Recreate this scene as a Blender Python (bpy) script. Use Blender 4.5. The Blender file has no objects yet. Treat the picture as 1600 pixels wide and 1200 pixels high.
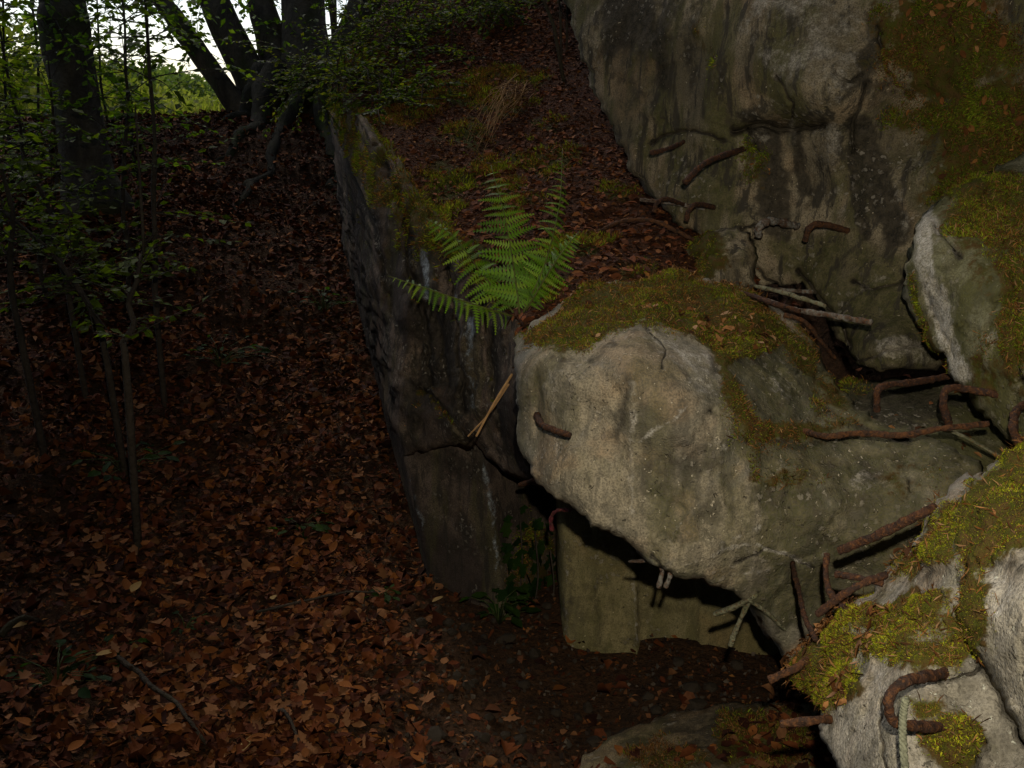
import bpy, math, random
import numpy as np
from mathutils import Vector
from mathutils.geometry import delaunay_2d_cdt

# ------------------------------------------------------------------ camera, sky, sun, flash, exposure
SC = bpy.context.scene
C = SC.collection
F = 1570.0                      # focal length in photo pixels (1600 wide)
CAM = np.array([0.0, 0.0, 1.55])
PITCH = math.radians(14.3)
FW = np.array([0, math.cos(PITCH), -math.sin(PITCH)])
UP = np.array([0, math.sin(PITCH), math.cos(PITCH)])
RT = np.array([1.0, 0, 0])
cam = bpy.data.cameras.new('camera'); camo = bpy.data.objects.new('camera', cam); C.objects.link(camo)
cam.sensor_width = 36; cam.lens = 36 * F / 1600; cam.clip_end = 2000; cam.clip_start = 0.02
camo.location = CAM; camo.rotation_euler = (math.pi / 2 - PITCH, 0, 0)
SC.camera = camo

SUN_EL, SUN_AZ = math.radians(48), math.radians(-25)     # azimuth from +Y towards +X
w = bpy.data.worlds.new('World'); SC.world = w; w.use_nodes = True
nt = w.node_tree
sky = nt.nodes.new('ShaderNodeTexSky'); sky.sky_type = 'NISHITA'; sky.sun_disc = False
sky.sun_elevation = SUN_EL; sky.sun_rotation = SUN_AZ; sky.dust_density = 1.6; sky.air_density = 1.0
bg = nt.nodes['Background']; bg.inputs['Strength'].default_value = 0.15
nt.links.new(sky.outputs[0], bg.inputs['Color'])
sun = bpy.data.lights.new('sun', 'SUN'); sun.energy = 1.2; sun.angle = math.radians(12); sun.color = (1, .96, .9)
suno = bpy.data.objects.new('sun', sun); C.objects.link(suno)
sd = Vector((math.sin(SUN_AZ) * math.cos(SUN_EL), math.cos(SUN_AZ) * math.cos(SUN_EL), math.sin(SUN_EL)))
suno.rotation_euler = sd.to_track_quat('Z', 'Y').to_euler(); suno.location = (0, 0, 30)
# the photograph is lit by the camera's own flash: hard shadows lie tight under every bar and ledge
fl = bpy.data.lights.new('camera_flash', 'SPOT'); fl.energy = 120; fl.color = (1, .92, .765)
fl.spot_size = math.radians(84); fl.spot_blend = 0.85; fl.shadow_soft_size = 0.012
flo = bpy.data.objects.new('camera_flash', fl); C.objects.link(flo)
flo.location = CAM + UP * .105 + RT * .035
flo.rotation_euler = (math.pi / 2 - PITCH + math.radians(0.5), 0, math.radians(-5))
SC.view_settings.view_transform = 'Standard'; SC.view_settings.look = 'None'
SC.view_settings.exposure = 0.0; SC.view_settings.gamma = 1.0; SC.view_settings.use_curve_mapping = False
SC.render.engine = 'CYCLES'; SC.cycles.use_denoising = True; SC.cycles.adaptive_threshold = .025
SC.cycles.max_bounces = 4; SC.cycles.diffuse_bounces = 3; SC.cycles.transmission_bounces = 2; SC.cycles.glossy_bounces = 1
SC.cycles.sample_clamp_indirect = 2.0

rng = np.random.default_rng(7)
random.seed(7)

# ------------------------------------------------------------------ helpers
def P(px, py, d):
    px = np.asarray(px, float); py = np.asarray(py, float); d = np.asarray(d, float)
    return CAM + (((px - 800) / F)[..., None] * RT + ((600 - py) / F)[..., None] * UP + FW) * d[..., None]

def _hash(i, j, k):
    n = (i * 374761393 + j * 668265263 + k * 2147483647 + 12345) & 0xffffffff
    n = ((n ^ (n >> 13)) * 1274126177) & 0xffffffff
    n = n ^ (n >> 16)
    return (n & 0xffff) / 32767.5 - 1.0

def vnoise(p):
    p = np.asarray(p, float); i = np.floor(p).astype(np.int64); f = p - i; u = f * f * (3 - 2 * f)
    r = 0
    for a in (0, 1):
        for b in (0, 1):
            for c in (0, 1):
                wgt = (u[:, 0] if a else 1 - u[:, 0]) * (u[:, 1] if b else 1 - u[:, 1]) * (u[:, 2] if c else 1 - u[:, 2])
                r = r + wgt * _hash(i[:, 0] + a, i[:, 1] + b, i[:, 2] + c)
    return r

def fbm(p, freq=1.0, octv=4, gain=.5):
    p = np.asarray(p, float) * freq; a = 1; r = 0
    for o in range(octv):
        r = r + a * vnoise(p + 17.3 * o); p = p * 2.03; a *= gain
    return r

def facets(p, freq):
    """broken-face relief: every cell of a cellular pattern is a plane with its own tilt"""
    q = p * freq + np.stack([fbm(p + 1, freq * 1.5, 3), fbm(p + 40, freq * 1.5, 3), fbm(p + 80, freq * 1.5, 3)], 1) * .35
    i = np.floor(q).astype(np.int64); best = np.full(len(q), 1e9); h = np.zeros(len(q))
    for a in (-1, 0, 1):
        for b in (-1, 0, 1):
            for c in (-1, 0, 1):
                ci = i + [a, b, c]; ct = ci + .5 + .5 * np.stack([_hash(ci[:, 0], ci[:, 1], ci[:, 2] + k * 57) for k in range(3)], 1)
                dv = q - ct; d2 = (dv ** 2).sum(1); nrm = np.stack([_hash(ci[:, 0] + 91, ci[:, 1], ci[:, 2] + k * 31) for k in range(3)], 1)
                hh = (dv * nrm).sum(1) + .4 * _hash(ci[:, 0], ci[:, 1] + 13, ci[:, 2]); m_ = d2 < best
                best = np.where(m_, d2, best); h = np.where(m_, hh, h)
    return h

def tps(pts, vals, q):
    pts = np.asarray(pts, float) / 100; q = np.asarray(q, float) / 100; vals = np.asarray(vals, float)
    def U(r2): return np.where(r2 > 1e-9, r2 * np.log(np.maximum(r2, 1e-9)), 0)
    n = len(pts); K = U(((pts[:, None] - pts[None]) ** 2).sum(-1)) + np.eye(n) * .02
    Pm = np.c_[np.ones(n), pts]
    A = np.block([[K, Pm], [Pm.T, np.zeros((3, 3))]])
    s = np.linalg.solve(A, np.r_[vals, 0, 0, 0])
    return U(((q[:, None] - pts[None]) ** 2).sum(-1)) @ s[:n] + np.c_[np.ones(len(q)), q] @ s[n:]

def poly_dist(q, line, closed=False):
    L = np.asarray(line, float); B = np.roll(L, -1, 0) if closed else L[1:]; A = L if closed else L[:-1]
    best = np.full(len(q), 1e9)
    for a, b in zip(A, B):
        ab = b - a; t = np.clip(((q - a) @ ab) / max(ab @ ab, 1e-9), 0, 1)
        best = np.minimum(best, np.linalg.norm(q - a - t[:, None] * ab, axis=1))
    return best

def inside(q, poly):
    r = np.zeros(len(q), bool); n = len(poly); j = n - 1
    for i in range(n):
        xi, yi = poly[i]; xj, yj = poly[j]
        c = ((yi > q[:, 1]) != (yj > q[:, 1])) & (q[:, 0] < (xj - xi) * (q[:, 1] - yi) / (yj - yi + 1e-12) + xi)
        r ^= c; j = i
    return r

def mesh(name, V, Fc, mat=None, parent=None, smooth=True, attrs=None, uv=None):
    """Fc: (n,3)/(n,4) array or list of index lists"""
    me = bpy.data.meshes.new(name)
    V = np.asarray(V, np.float32)
    if isinstance(Fc, np.ndarray):
        n, k = Fc.shape
        me.vertices.add(len(V)); me.vertices.foreach_set('co', V.ravel())
        me.loops.add(n * k); me.loops.foreach_set('vertex_index', Fc.astype(np.int32).ravel())
        me.polygons.add(n); me.polygons.foreach_set('loop_start', np.arange(0, n * k, k, dtype=np.int32))
        me.update(calc_edges=True)
    else:
        me.from_pydata([tuple(map(float, v)) for v in V], [], [list(map(int, f)) for f in Fc]); me.update()
    me.validate()
    if smooth: me.polygons.foreach_set('use_smooth', np.ones(len(me.polygons), bool))
    for k, a in (attrs or {}).items():
        at = me.attributes.new(k, 'FLOAT_COLOR', 'POINT')
        a = np.asarray(a, np.float32)
        if a.shape[1] == 3: a = np.c_[a, np.ones(len(a), np.float32)]
        at.data.foreach_set('color', a.ravel())
    if mat: me.materials.append(mat)
    o = bpy.data.objects.new(name, me); C.objects.link(o)
    if parent: o.parent = parent
    return o

def tag(o, label=None, cat=None, group=None, kind=None):
    if label: o['label'] = label
    if cat: o['category'] = cat
    if group: o['group'] = group
    if kind: o['kind'] = kind
    return o

def empty(name, loc=(0, 0, 0)):
    o = bpy.data.objects.new(name, None); C.objects.link(o); o.location = loc; o.empty_display_size = .05
    return o

def spline(pts, n):
    """Catmull-Rom through pts (any columns)"""
    p = np.asarray(pts, float)
    if len(p) == 2:
        t = np.linspace(0, 1, n)[:, None]; return p[0] * (1 - t) + p[1] * t
    q = np.vstack([2 * p[0] - p[1], p, 2 * p[-1] - p[-2]]); m = len(p) - 1
    out = []
    for s in np.linspace(0, m - 1e-6, n):
        i = int(s); t = s - i; a, b, c, d = q[i], q[i + 1], q[i + 2], q[i + 3]
        out.append(.5 * ((2 * b) + (-a + c) * t + (2 * a - 5 * b + 4 * c - d) * t * t + (-a + 3 * b - 3 * c + d) * t ** 3))
    return np.array(out)

def tube_geo(path, rad, seg=8, namp=0., nfreq=10., flat=1.0, cap=True, seed=0.):
    path = np.asarray(path, float); n = len(path); rad = np.broadcast_to(np.asarray(rad, float), (n,))
    T = np.gradient(path, axis=0); T /= np.linalg.norm(T, axis=1)[:, None] + 1e-12
    a = np.array([0, 0, 1.]) if abs(T[0, 2]) < .9 else np.array([1., 0, 0])
    N = np.zeros_like(path); prev = np.cross(T[0], a)
    for i in range(n):
        prev = prev - T[i] * (prev @ T[i]); prev /= np.linalg.norm(prev) + 1e-12; N[i] = prev
    B = np.cross(T, N)
    ang = np.linspace(0, 2 * np.pi, seg, endpoint=False)
    dirs = np.cos(ang)[None, :, None] * N[:, None] + flat * np.sin(ang)[None, :, None] * B[:, None]
    V = (path[:, None] + dirs * rad[:, None, None]).reshape(-1, 3)
    if namp:
        V = V + (dirs.reshape(-1, 3)) * (fbm(V + seed, nfreq, 3) * namp)[:, None]
    i = np.arange(n - 1)[:, None] * seg; j = np.arange(seg)[None]; k = (j + 1) % seg
    Q = np.stack([i + j, i + k, i + seg + k, i + seg + j], -1).reshape(-1, 4)
    Tq = np.vstack([Q[:, [0, 1, 2]], Q[:, [0, 2, 3]]])
    if cap:
        V = np.vstack([V, path[0] - T[0] * rad[0] * .25, path[-1] + T[-1] * rad[-1] * .25]); c0, c1 = len(V) - 2, len(V) - 1
        jj = np.arange(seg); kk = (jj + 1) % seg; e = (n - 1) * seg
        Tq = np.vstack([Tq, np.stack([np.full(seg, c0), kk, jj], -1), np.stack([np.full(seg, c1), e + jj, e + kk], -1)])
    return V, Tq

def merge(parts):
    Vs, Fs, o = [], [], 0
    for V, Fc in parts:
        Vs.append(V); Fs.append(Fc + o); o += len(V)
    return np.vstack(Vs), np.vstack(Fs)

# leaf template: ovate, folded along the midrib (x along the leaf, y across, z up)
LT = np.array([[0, 0, 0], [.3, .26, .05], [.68, .22, .04], [1, 0, -.06], [.68, -.22, .04], [.3, -.26, .05], [.5, 0, -.02]])
LF = np.array([[0, 6, 1], [1, 6, 2], [2, 6, 3], [3, 6, 4], [4, 6, 5], [5, 6, 0]])
LT4 = np.array([[0, 0, 0], [.45, .3, .06], [1, 0, -.04], [.45, -.3, .06]]); LF4 = np.array([[0, 2, 1], [0, 3, 2]])

def leaves_geo(pos, X, Z, size, tmpl=LT, faces=LF, curl=None):
    n = len(pos); X = X / (np.linalg.norm(X, axis=1)[:, None] + 1e-9); Y = np.cross(Z, X); Y /= np.linalg.norm(Y, axis=1)[:, None] + 1e-9
    Zn = np.cross(X, Y); size = np.broadcast_to(size, (n,))
    t = np.broadcast_to(tmpl[None], (n,) + tmpl.shape).copy()
    if curl is not None:
        t[:, :, 2] += curl[:, None] * (t[:, :, 0] - .5) ** 2 + (np.roll(curl, 1) * 1.6)[:, None] * t[:, :, 1] ** 2 * 2
    V = pos[:, None] + (t[:, :, :1] * X[:, None] + t[:, :, 1:2] * Y[:, None] + t[:, :, 2:] * Zn[:, None]) * size[:, None, None]
    Fc = (faces[None] + (np.arange(n) * len(tmpl))[:, None, None]).reshape(-1, 3)
    return V.reshape(-1, 3), Fc

def unit(n):
    v = rng.normal(size=(n, 3)); return v / np.linalg.norm(v, axis=1)[:, None]

def pick(cols, n, jit=.25):
    cols = np.array(cols, float); c = cols[rng.integers(0, len(cols), n)]
    return c * (1 + rng.uniform(-jit, jit, (n, 1)))

# ------------------------------------------------------------------ materials
def mat(name):
    m = bpy.data.materials.new(name); m.use_nodes = True; nt = m.node_tree; nt.nodes.clear()
    out = nt.nodes.new('ShaderNodeOutputMaterial'); b = nt.nodes.new('ShaderNodeBsdfPrincipled')
    nt.links.new(b.outputs[0], out.inputs[0]); b.inputs['Roughness'].default_value = .85
    b.inputs['Specular IOR Level'].default_value = .06
    return m, nt, b, out

class NB:
    def __init__(s, nt):
        s.nt = nt; s.co = nt.nodes.new('ShaderNodeTexCoord').outputs['Object']
    def new(s, t, **k):
        n = s.nt.nodes.new(t)
        for a, v in k.items(): setattr(n, a, v)
        return n
    def lk(s, a, b): s.nt.links.new(a, b)
    def scale(s, v):
        m = s.new('ShaderNodeMapping'); m.inputs['Scale'].default_value = v; s.lk(s.co, m.inputs[0]); return m.outputs[0]
    def noise(s, sc, det=4, rough=.55, co=None, out='Fac', dist=0):
        n = s.new('ShaderNodeTexNoise'); n.inputs['Scale'].default_value = sc; n.inputs['Detail'].default_value = det
        n.inputs['Roughness'].default_value = rough; n.inputs['Distortion'].default_value = dist; s.lk(co or s.co, n.inputs['Vector']); return n.outputs[out]
    def voro(s, sc, out='Distance', co=None):
        n = s.new('ShaderNodeTexVoronoi'); n.inputs['Scale'].default_value = sc; s.lk(co or s.co, n.inputs['Vector']); return n.outputs[out]
    def ramp(s, x, a, b, lo=0., hi=1.):
        n = s.new('ShaderNodeMapRange'); n.clamp = True; n.interpolation_type = 'SMOOTHSTEP'
        n.inputs[1].default_value = a; n.inputs[2].default_value = b; n.inputs[3].default_value = lo; n.inputs[4].default_value = hi
        s.lk(x, n.inputs[0]); return n.outputs[0]
    def math(s, op, a, b=None):
        n = s.new('ShaderNodeMath', operation=op)
        for i, v in enumerate((a, b)):
            if v is None: continue
            if isinstance(v, (int, float)): n.inputs[i].default_value = v
            else: s.lk(v, n.inputs[i])
        return n.outputs[0]
    def mix(s, f, a, b, mode='MIX'):
        n = s.new('ShaderNodeMix', data_type='RGBA', blend_type=mode)
        for i, v in ((0, f), (6, a), (7, b)):
            if isinstance(v, (int, float)): n.inputs[i].default_value = v
            elif isinstance(v, tuple): n.inputs[i].default_value = v + (1,)
            else: s.lk(v, n.inputs[i])
        return n.outputs[2]
    def attr(s, name):
        n = s.new('ShaderNodeAttribute'); n.attribute_name = name; return n
    def sep(s, c):
        n = s.new('ShaderNodeSeparateColor'); s.lk(c, n.inputs[0]); return n.outputs
    def bump(s, h, strength, dist, normal=None):
        n = s.new('ShaderNodeBump'); n.inputs['Strength'].default_value = strength; n.inputs['Distance'].default_value = dist
        s.lk(h, n.inputs['Height'])
        if normal: s.lk(normal, n.inputs['Normal'])
        return n.outputs[0]

def concrete(name, base=(.30, .255, .185), base2=(.21, .18, .135), alg=.35, grime=.35, speck=.5, warm=.4, cool=.15, pale=((.33, .29, .23), (.54, .50, .43))):
    m, nt, b, out = mat(name); N = NB(nt)
    at_ = N.attr('mask'); mk = N.sep(at_.outputs['Color']); mka = at_.outputs['Alpha']
    n1 = N.noise(2.6, 3, .6); n2 = N.noise(11, 5, .68); n3 = N.noise(52, 4, .72); n4 = N.noise(260, 2, .6)
    tall = N.scale((1.6, 1.6, .28))
    st = N.noise(6, 4, .65, co=tall); st2 = N.noise(17, 4, .7, co=tall, dist=.3)
    col = N.mix(N.ramp(n1, .42, .58), base2, base)
    col = N.mix(N.math('MULTIPLY', N.ramp(n2, .46, .60), .7), col, tuple(c * .55 for c in base2))
    col = N.mix(N.math('MULTIPLY', N.ramp(N.noise(4.6, 3, .6, dist=.6), .5, .64), warm), col, (base[0] * 1.02, base[1] * .82, base[2] * .68))
    col = N.mix(N.math('MULTIPLY', N.ramp(N.noise(5.2, 4, .62, co=N.scale((1, 1, .8)), dist=.8), .53, .62), cool), col, (base[0] * .50, base[1] * .58, base[2] * .78))
    ga = N.math('MULTIPLY', N.ramp(st, .53 - alg * .12, .64 - alg * .08), min(.9, alg * 1.4))
    col = N.mix(ga, col, (.080, .076, .026))
    nn0 = N.math('ADD', N.math('MULTIPLY', N.math('SUBTRACT', n2, .5), 1.4), N.math('MULTIPLY', N.math('SUBTRACT', st, .5), 1.2))
    col = N.mix(N.math('MULTIPLY', N.ramp(N.math('ADD', mka, nn0), .15, .75), .85), col, N.mix(N.ramp(n3, .4, .62), (.062, .062, .022), (.115, .10, .045)))
    gd = N.math('MULTIPLY', N.ramp(st2, .50, .62), grime)
    col = N.mix(gd, col, (.035, .031, .025))
    nn = N.math('ADD', N.math('MULTIPLY', N.math('SUBTRACT', n2, .5), 1.5), N.math('MULTIPLY', N.math('SUBTRACT', n3, .5), .9))
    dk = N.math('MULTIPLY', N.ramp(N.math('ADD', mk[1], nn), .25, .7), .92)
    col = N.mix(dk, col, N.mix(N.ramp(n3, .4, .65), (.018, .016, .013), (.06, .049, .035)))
    pl = N.ramp(N.math('ADD', mk[2], nn), .28, .78)
    col = N.mix(N.math('MULTIPLY', pl, .8), col, N.mix(N.ramp(n3, .3, .7), pale[0], pale[1]))
    vor = N.new('ShaderNodeTexVoronoi'); vor.inputs['Scale'].default_value = 135; N.lk(N.co, vor.inputs['Vector']); vc = N.sep(vor.outputs['Color'])
    gr = N.math('MULTIPLY', N.ramp(N.math('SUBTRACT', vor.outputs['Distance'], N.math('MULTIPLY', vc[2], .22)), .22, .08), N.ramp(vc[0], 1 - .17 * speck, 1 - .10 * speck))
    col = N.mix(N.math('MULTIPLY', gr, .75), col, tuple(min(.6, c * 1.7 + .05) for c in base))
    pit = N.math('MULTIPLY', N.ramp(N.math('SUBTRACT', vor.outputs['Distance'], N.math('MULTIPLY', vc[1], .3)), .22, .05), N.math('MULTIPLY', N.ramp(vc[0], .07, .05), N.ramp(n1, .44, .56)))
    col = N.mix(N.math('MULTIPLY', pit, .8), col, (.03, .026, .02))
    col = N.mix(N.ramp(n4, .42, .64, 0, .6), col, tuple(c * .45 for c in base2))
    ag = N.new('ShaderNodeTexVoronoi'); ag.inputs['Scale'].default_value = 62; va = N.new('ShaderNodeVectorMath', operation='MULTIPLY_ADD'); N.lk(N.noise(70, 2, .6, out='Color'), va.inputs[0]); va.inputs[1].default_value = (.028, .028, .028); N.lk(N.co, va.inputs[2]); N.lk(va.outputs[0], ag.inputs['Vector']); N.lk(va.outputs[0], vor.inputs['Vector']); ac = N.sep(ag.outputs['Color'])
    az = N.math('MULTIPLY', N.math('MULTIPLY', N.ramp(N.noise(5.5, 3, .7), .50, .58), N.ramp(ac[0], .35, .5)), N.ramp(ag.outputs['Distance'], .42, .3))
    col = N.mix(N.math('MULTIPLY', az, .4), col, N.mix(ac[1], (.10, .085, .07), (.42, .37, .29)))
    ms = N.ramp(N.math('ADD', mk[0], nn), .32, .62)
    col = N.mix(ms, col, N.mix(N.ramp(n3, .35, .65), (.05, .052, .008), (.07, .042, .014)))
    N.lk(col, b.inputs['Base Color']); b.inputs['Roughness'].default_value = .92
    h = N.math('ADD', N.math('ADD', n3, N.math('MULTIPLY', n4, .45)), N.math('MULTIPLY', n2, .7))
    h = N.math('SUBTRACT', N.math('ADD', N.math('ADD', h, N.math('MULTIPLY', az, .35)), N.math('MULTIPLY', gr, .25)), N.math('MULTIPLY', pit, .6))
    N.lk(N.bump(h, .8, .007), b.inputs['Normal'])
    return m

def attr_leaf(name, trans=.35, rough=.6, spec=.3):
    m, nt, b, out = mat(name); N = NB(nt)
    a = N.attr('col').outputs['Color']
    c = N.mix(N.ramp(N.noise(60, 3), .3, .7, .0, .6), a, N.mix(1., a, (.45, .42, .4), 'MULTIPLY'))
    N.lk(c, b.inputs['Base Color']); b.inputs['Roughness'].default_value = rough; b.inputs['Specular IOR Level'].default_value = spec
    if trans:
        t = N.new('ShaderNodeBsdfTranslucent'); mx = N.new('ShaderNodeMixShader'); mx.inputs[0].default_value = trans
        N.lk(N.mix(1., c, (1.5, 1.7, .5), 'MULTIPLY'), t.inputs[0]); N.lk(b.outputs[0], mx.inputs[1]); N.lk(t.outputs[0], mx.inputs[2]); N.lk(mx.outputs[0], out.inputs[0])
    return m

def rust_mat(name, c1=(.095, .042, .022), c2=(.05, .03, .024), c3=None, amt=.5):
    m, nt, b, out = mat(name); N = NB(nt)
    n = N.noise(55, 5, .7); n2 = N.noise(160, 4, .7)
    col = N.mix(N.ramp(n, .35, .62), c1, c2)
    if c3: col = N.mix(N.ramp(N.noise(38, 4, .6), .62 - amt * .4, .72 - amt * .3), col, c3)
    col = N.mix(N.ramp(n2, .5, .62, 0, .6), col, (.17, .072, .026)); N.lk(N.mix(N.ramp(N.noise(95, 3, .7), .55, .65, 0, .7), col, (.022, .015, .012)), b.inputs['Base Color'])
    b.inputs['Roughness'].default_value = .85
    N.lk(N.bump(N.math('ADD', n, n2), 1., .006), b.inputs['Normal'])
    return m

def bark_mat(name, c1, c2, moss=.4):
    m, nt, b, out = mat(name); N = NB(nt)
    n = N.noise(9, 6, .65, co=N.scale((1, 1, .3))); n2 = N.noise(3, 4); n3 = N.noise(45, 4, .7)
    col = N.mix(N.ramp(n, .35, .65), c1, c2)
    col = N.mix(N.math('MULTIPLY', N.ramp(n2, .5, .68), moss), col, (.045, .06, .012))
    col = N.mix(N.ramp(n3, .4, .7, 0, .5), col, tuple(c * .45 for c in c1))
    N.lk(col, b.inputs['Base Color']); b.inputs['Roughness'].default_value = .95
    N.lk(N.bump(N.math('ADD', n, n3), .9, .02), b.inputs['Normal'])
    return m

M = {}
M['conc_main'] = concrete('weathered_tan_concrete', (.315, .265, .18), (.215, .19, .14), alg=.3, grime=.4, speck=.8, warm=.5, cool=.6)
M['conc_upper'] = concrete('algae_stained_concrete', (.26, .21, .135), (.13, .105, .065), alg=.55, grime=.9, speck=.18, warm=.4, pale=((.27, .235, .18), (.38, .34, .27)))
M['conc_green'] = concrete('green_mossed_concrete', (.24, .21, .13), (.15, .14, .075), alg=.7, grime=.3, speck=.25)
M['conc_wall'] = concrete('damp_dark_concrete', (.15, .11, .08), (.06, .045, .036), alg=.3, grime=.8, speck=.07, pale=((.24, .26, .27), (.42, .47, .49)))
M['conc_inner'] = concrete('sheltered_olive_concrete', (.27, .22, .105), (.19, .16, .075), alg=.35, grime=.2, speck=.15)
M['conc_low'] = concrete('tan_buried_concrete', (.22, .165, .09), (.14, .105, .06), alg=.4, grime=.5, speck=.2)
M['conc_near'] = concrete('pale_grey_concrete', (.36, .32, .25), (.24, .215, .165), alg=.3, grime=.35, speck=.8)
M['moss'] = attr_leaf('moss_blades', .25, .9, .1)
M['leaf'] = attr_leaf('green_leaf', .5, .6, .08)
M['fern'] = attr_leaf('fern_leaflet', .15, .6, .2)
M['dead'] = attr_leaf('dead_leaf', .0, .85, .06)
M['rust'] = rust_mat('rusty_steel', (.075, .034, .019), (.04, .026, .021))
M['rust_or'] = rust_mat('orange_rusty_steel', (.115, .05, .023), (.05, .03, .021))
M['lime'] = rust_mat('lime_coated_steel', (.13, .10, .075), (.08, .05, .035), (.20, .185, .155), .5)
M['green_bar'] = rust_mat('algae_coated_steel', (.15, .15, .075), (.1, .1, .06), (.22, .21, .13), .6)
M['pink'] = rust_mat('pink_painted_steel', (.17, .03, .04), (.08, .03, .03))
M['bark'] = bark_mat('dark_bark', (.10, .08, .055), (.045, .037, .028), .7)
M['twig'] = bark_mat('twig_bark', (.07, .055, .04), (.04, .032, .024), .2)
M['root'] = bark_mat('mossy_root_bark', (.032, .028, .016), (.022, .02, .014), .9)

def simple(name, col, rough=.9, nscale=30, dark=.5):
    m, nt, b, out = mat(name); N = NB(nt)
    N.lk(N.mix(N.ramp(N.noise(nscale, 4, .6), .3, .7), col, tuple(c * dark for c in col)), b.inputs['Base Color'])
    b.inputs['Roughness'].default_value = rough; N.lk(N.bump(N.noise(nscale * 2, 3), .5, .003), b.inputs['Normal']); return m
M['straw'] = simple('dry_straw', (.30, .17, .07))
M['cord'] = simple('grey_green_cord', (.22, .22, .145), nscale=220)
M['stone'] = simple('dark_rubble_stone', (.05, .038, .026), nscale=25)

# soil
m, nt, b, out = mat('forest_soil'); N = NB(nt)
n = N.noise(8, 6, .65); n2 = N.noise(60, 5, .7)
soil = N.mix(N.ramp(n2, .35, .65), (.035, .02, .011), (.075, .038, .018))
soil = N.mix(N.ramp(n, .5, .7, 0, .6), soil, (.022, .016, .011))
sepx = N.new('ShaderNodeSeparateXYZ'); N.lk(N.co, sepx.inputs[0])
gm = N.ramp(N.math('ADD', sepx.outputs[1], N.math('MULTIPLY', n, 1.5)), 9.3, 11.5)
N.lk(N.mix(gm, soil, N.mix(N.ramp(N.noise(1.5, 5), .35, .65), (.16, .18, .045), (.23, .22, .07))), b.inputs['Base Color'])
b.inputs['Roughness'].default_value = .95; N.lk(N.bump(N.math('ADD', n, n2), .9, .03), b.inputs['Normal']); M['soil'] = m
m, nt, b, out = mat('mossy_needle_soil'); N = NB(nt)
mk = N.sep(N.attr('mask').outputs['Color']); n = N.noise(7, 6, .65); n2 = N.noise(70, 5, .7)
soil = N.mix(N.ramp(n2, .35, .65), (.03, .012, .006), (.085, .032, .011))
soil = N.mix(N.ramp(n, .5, .68, 0, .6), soil, (.03, .02, .012))
N.lk(N.mix(N.ramp(N.math('ADD', mk[0], N.math('SUBTRACT', n, .5)), .3, .6), soil, (.05, .05, .01)), b.inputs['Base Color'])
b.inputs['Roughness'].default_value = .95; N.lk(N.bump(N.math('ADD', n, n2), .9, .03), b.inputs['Normal']); M['bank'] = m

# ------------------------------------------------------------------ ground sheet
def gz(x, y):
    x = np.asarray(x, float); y = np.asarray(y, float)
    z = np.interp(y, [-200, 2.4, 3.4, 4.2, 5, 6.5, 8, 9.2, 11, 16, 30, 60, 150, 400],
                  [0, 0, .04, .2, .45, .95, 1.45, 1.58, 1.5, 1.5, 1.8, 2.6, 3.4, 5])
    s = np.clip((-x - 1.0) / 1.6, 0, 1); z = z + .28 * s * s * (3 - 2 * s) * np.clip((9 - y) / 3, 0, 1)
    s = np.clip((x + .1) / .9, 0, 1); z = z - .03 * s * np.clip((4.5 - y), 0, 1)
    # earth heaped behind and to the right of the blown-up blocks
    sm = lambda t: np.clip(t, 0, 1) ** 2 * (3 - 2 * np.clip(t, 0, 1))
    z = z + 2.5 * sm((x - .7) / 1.6) * sm((y - 3.3) / 1.4) * sm((14 - y) / 5) + .75 * sm((x - 1.25) / .9) * sm((3.6 - y) / .6) * sm((y + 1) / 2)
    # mound that carries the many-stemmed tree
    z = z + .16 * np.exp(-((x + 1.75) ** 2 + (y - 8.1) ** 2) / 1.0)
    return z
def gzn(x, y):
    p = np.c_[x, y, np.zeros_like(x)]
    near = np.clip((14 - np.abs(y)) / 4, 0, 1)
    return gz(x, y) + near * (fbm(p, 1.6, 4) * .05 + fbm(p + 9, 7, 3) * .014) + (1 - near) * fbm(p, .2, 3) * .12
xs = np.r_[-400, -150, -60, -30, -18, -12, np.arange(-8, -3, .2), np.arange(-3, 2.2, .045), np.arange(2.2, 8, .3), 12, 20, 40, 100, 400]
ys = np.r_[-150, -60, -20, -10, np.arange(-6, 1.6, .3), np.arange(1.6, 9.6, .05), np.arange(9.6, 20, .3), np.arange(20, 60, 2), 80, 120, 200, 400]
gx, gy = np.meshgrid(xs, ys); gv = np.c_[gx.ravel(), gy.ravel(), gzn(gx.ravel(), gy.ravel())]
ii = np.arange(len(ys) - 1)[:, None] * len(xs) + np.arange(len(xs) - 1)[None]
gf = np.stack([ii, ii + 1, ii + len(xs) + 1, ii + len(xs)], -1).reshape(-1, 4)
ground = tag(mesh('ground', gv, gf, M['soil']), kind='structure')

# ------------------------------------------------------------------ broken concrete blocks
def tri_sample(V, T, wgt, n):
    a, b_, c = V[T[:, 0]], V[T[:, 1]], V[T[:, 2]]
    cr = np.cross(b_ - a, c - a); ar = np.linalg.norm(cr, axis=1); nr = cr / (ar[:, None] + 1e-12)
    p = ar * wgt; p = p / p.sum(); i = rng.choice(len(T), n, p=p)
    u = rng.random((n, 2)); f = u.sum(1) > 1; u[f] = 1 - u[f]
    pos = a[i] + u[:, :1] * (b_ - a)[i] + u[:, 1:] * (c - a)[i]
    return pos, nr[i]

MOSS_COL = [(.10, .13, .008), (.15, .18, .010), (.07, .085, .008), (.12, .10, .012), (.18, .18, .018)]
BROWN = [(.13, .05, .014), (.20, .085, .022), (.07, .03, .012), (.28, .13, .045)]

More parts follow.
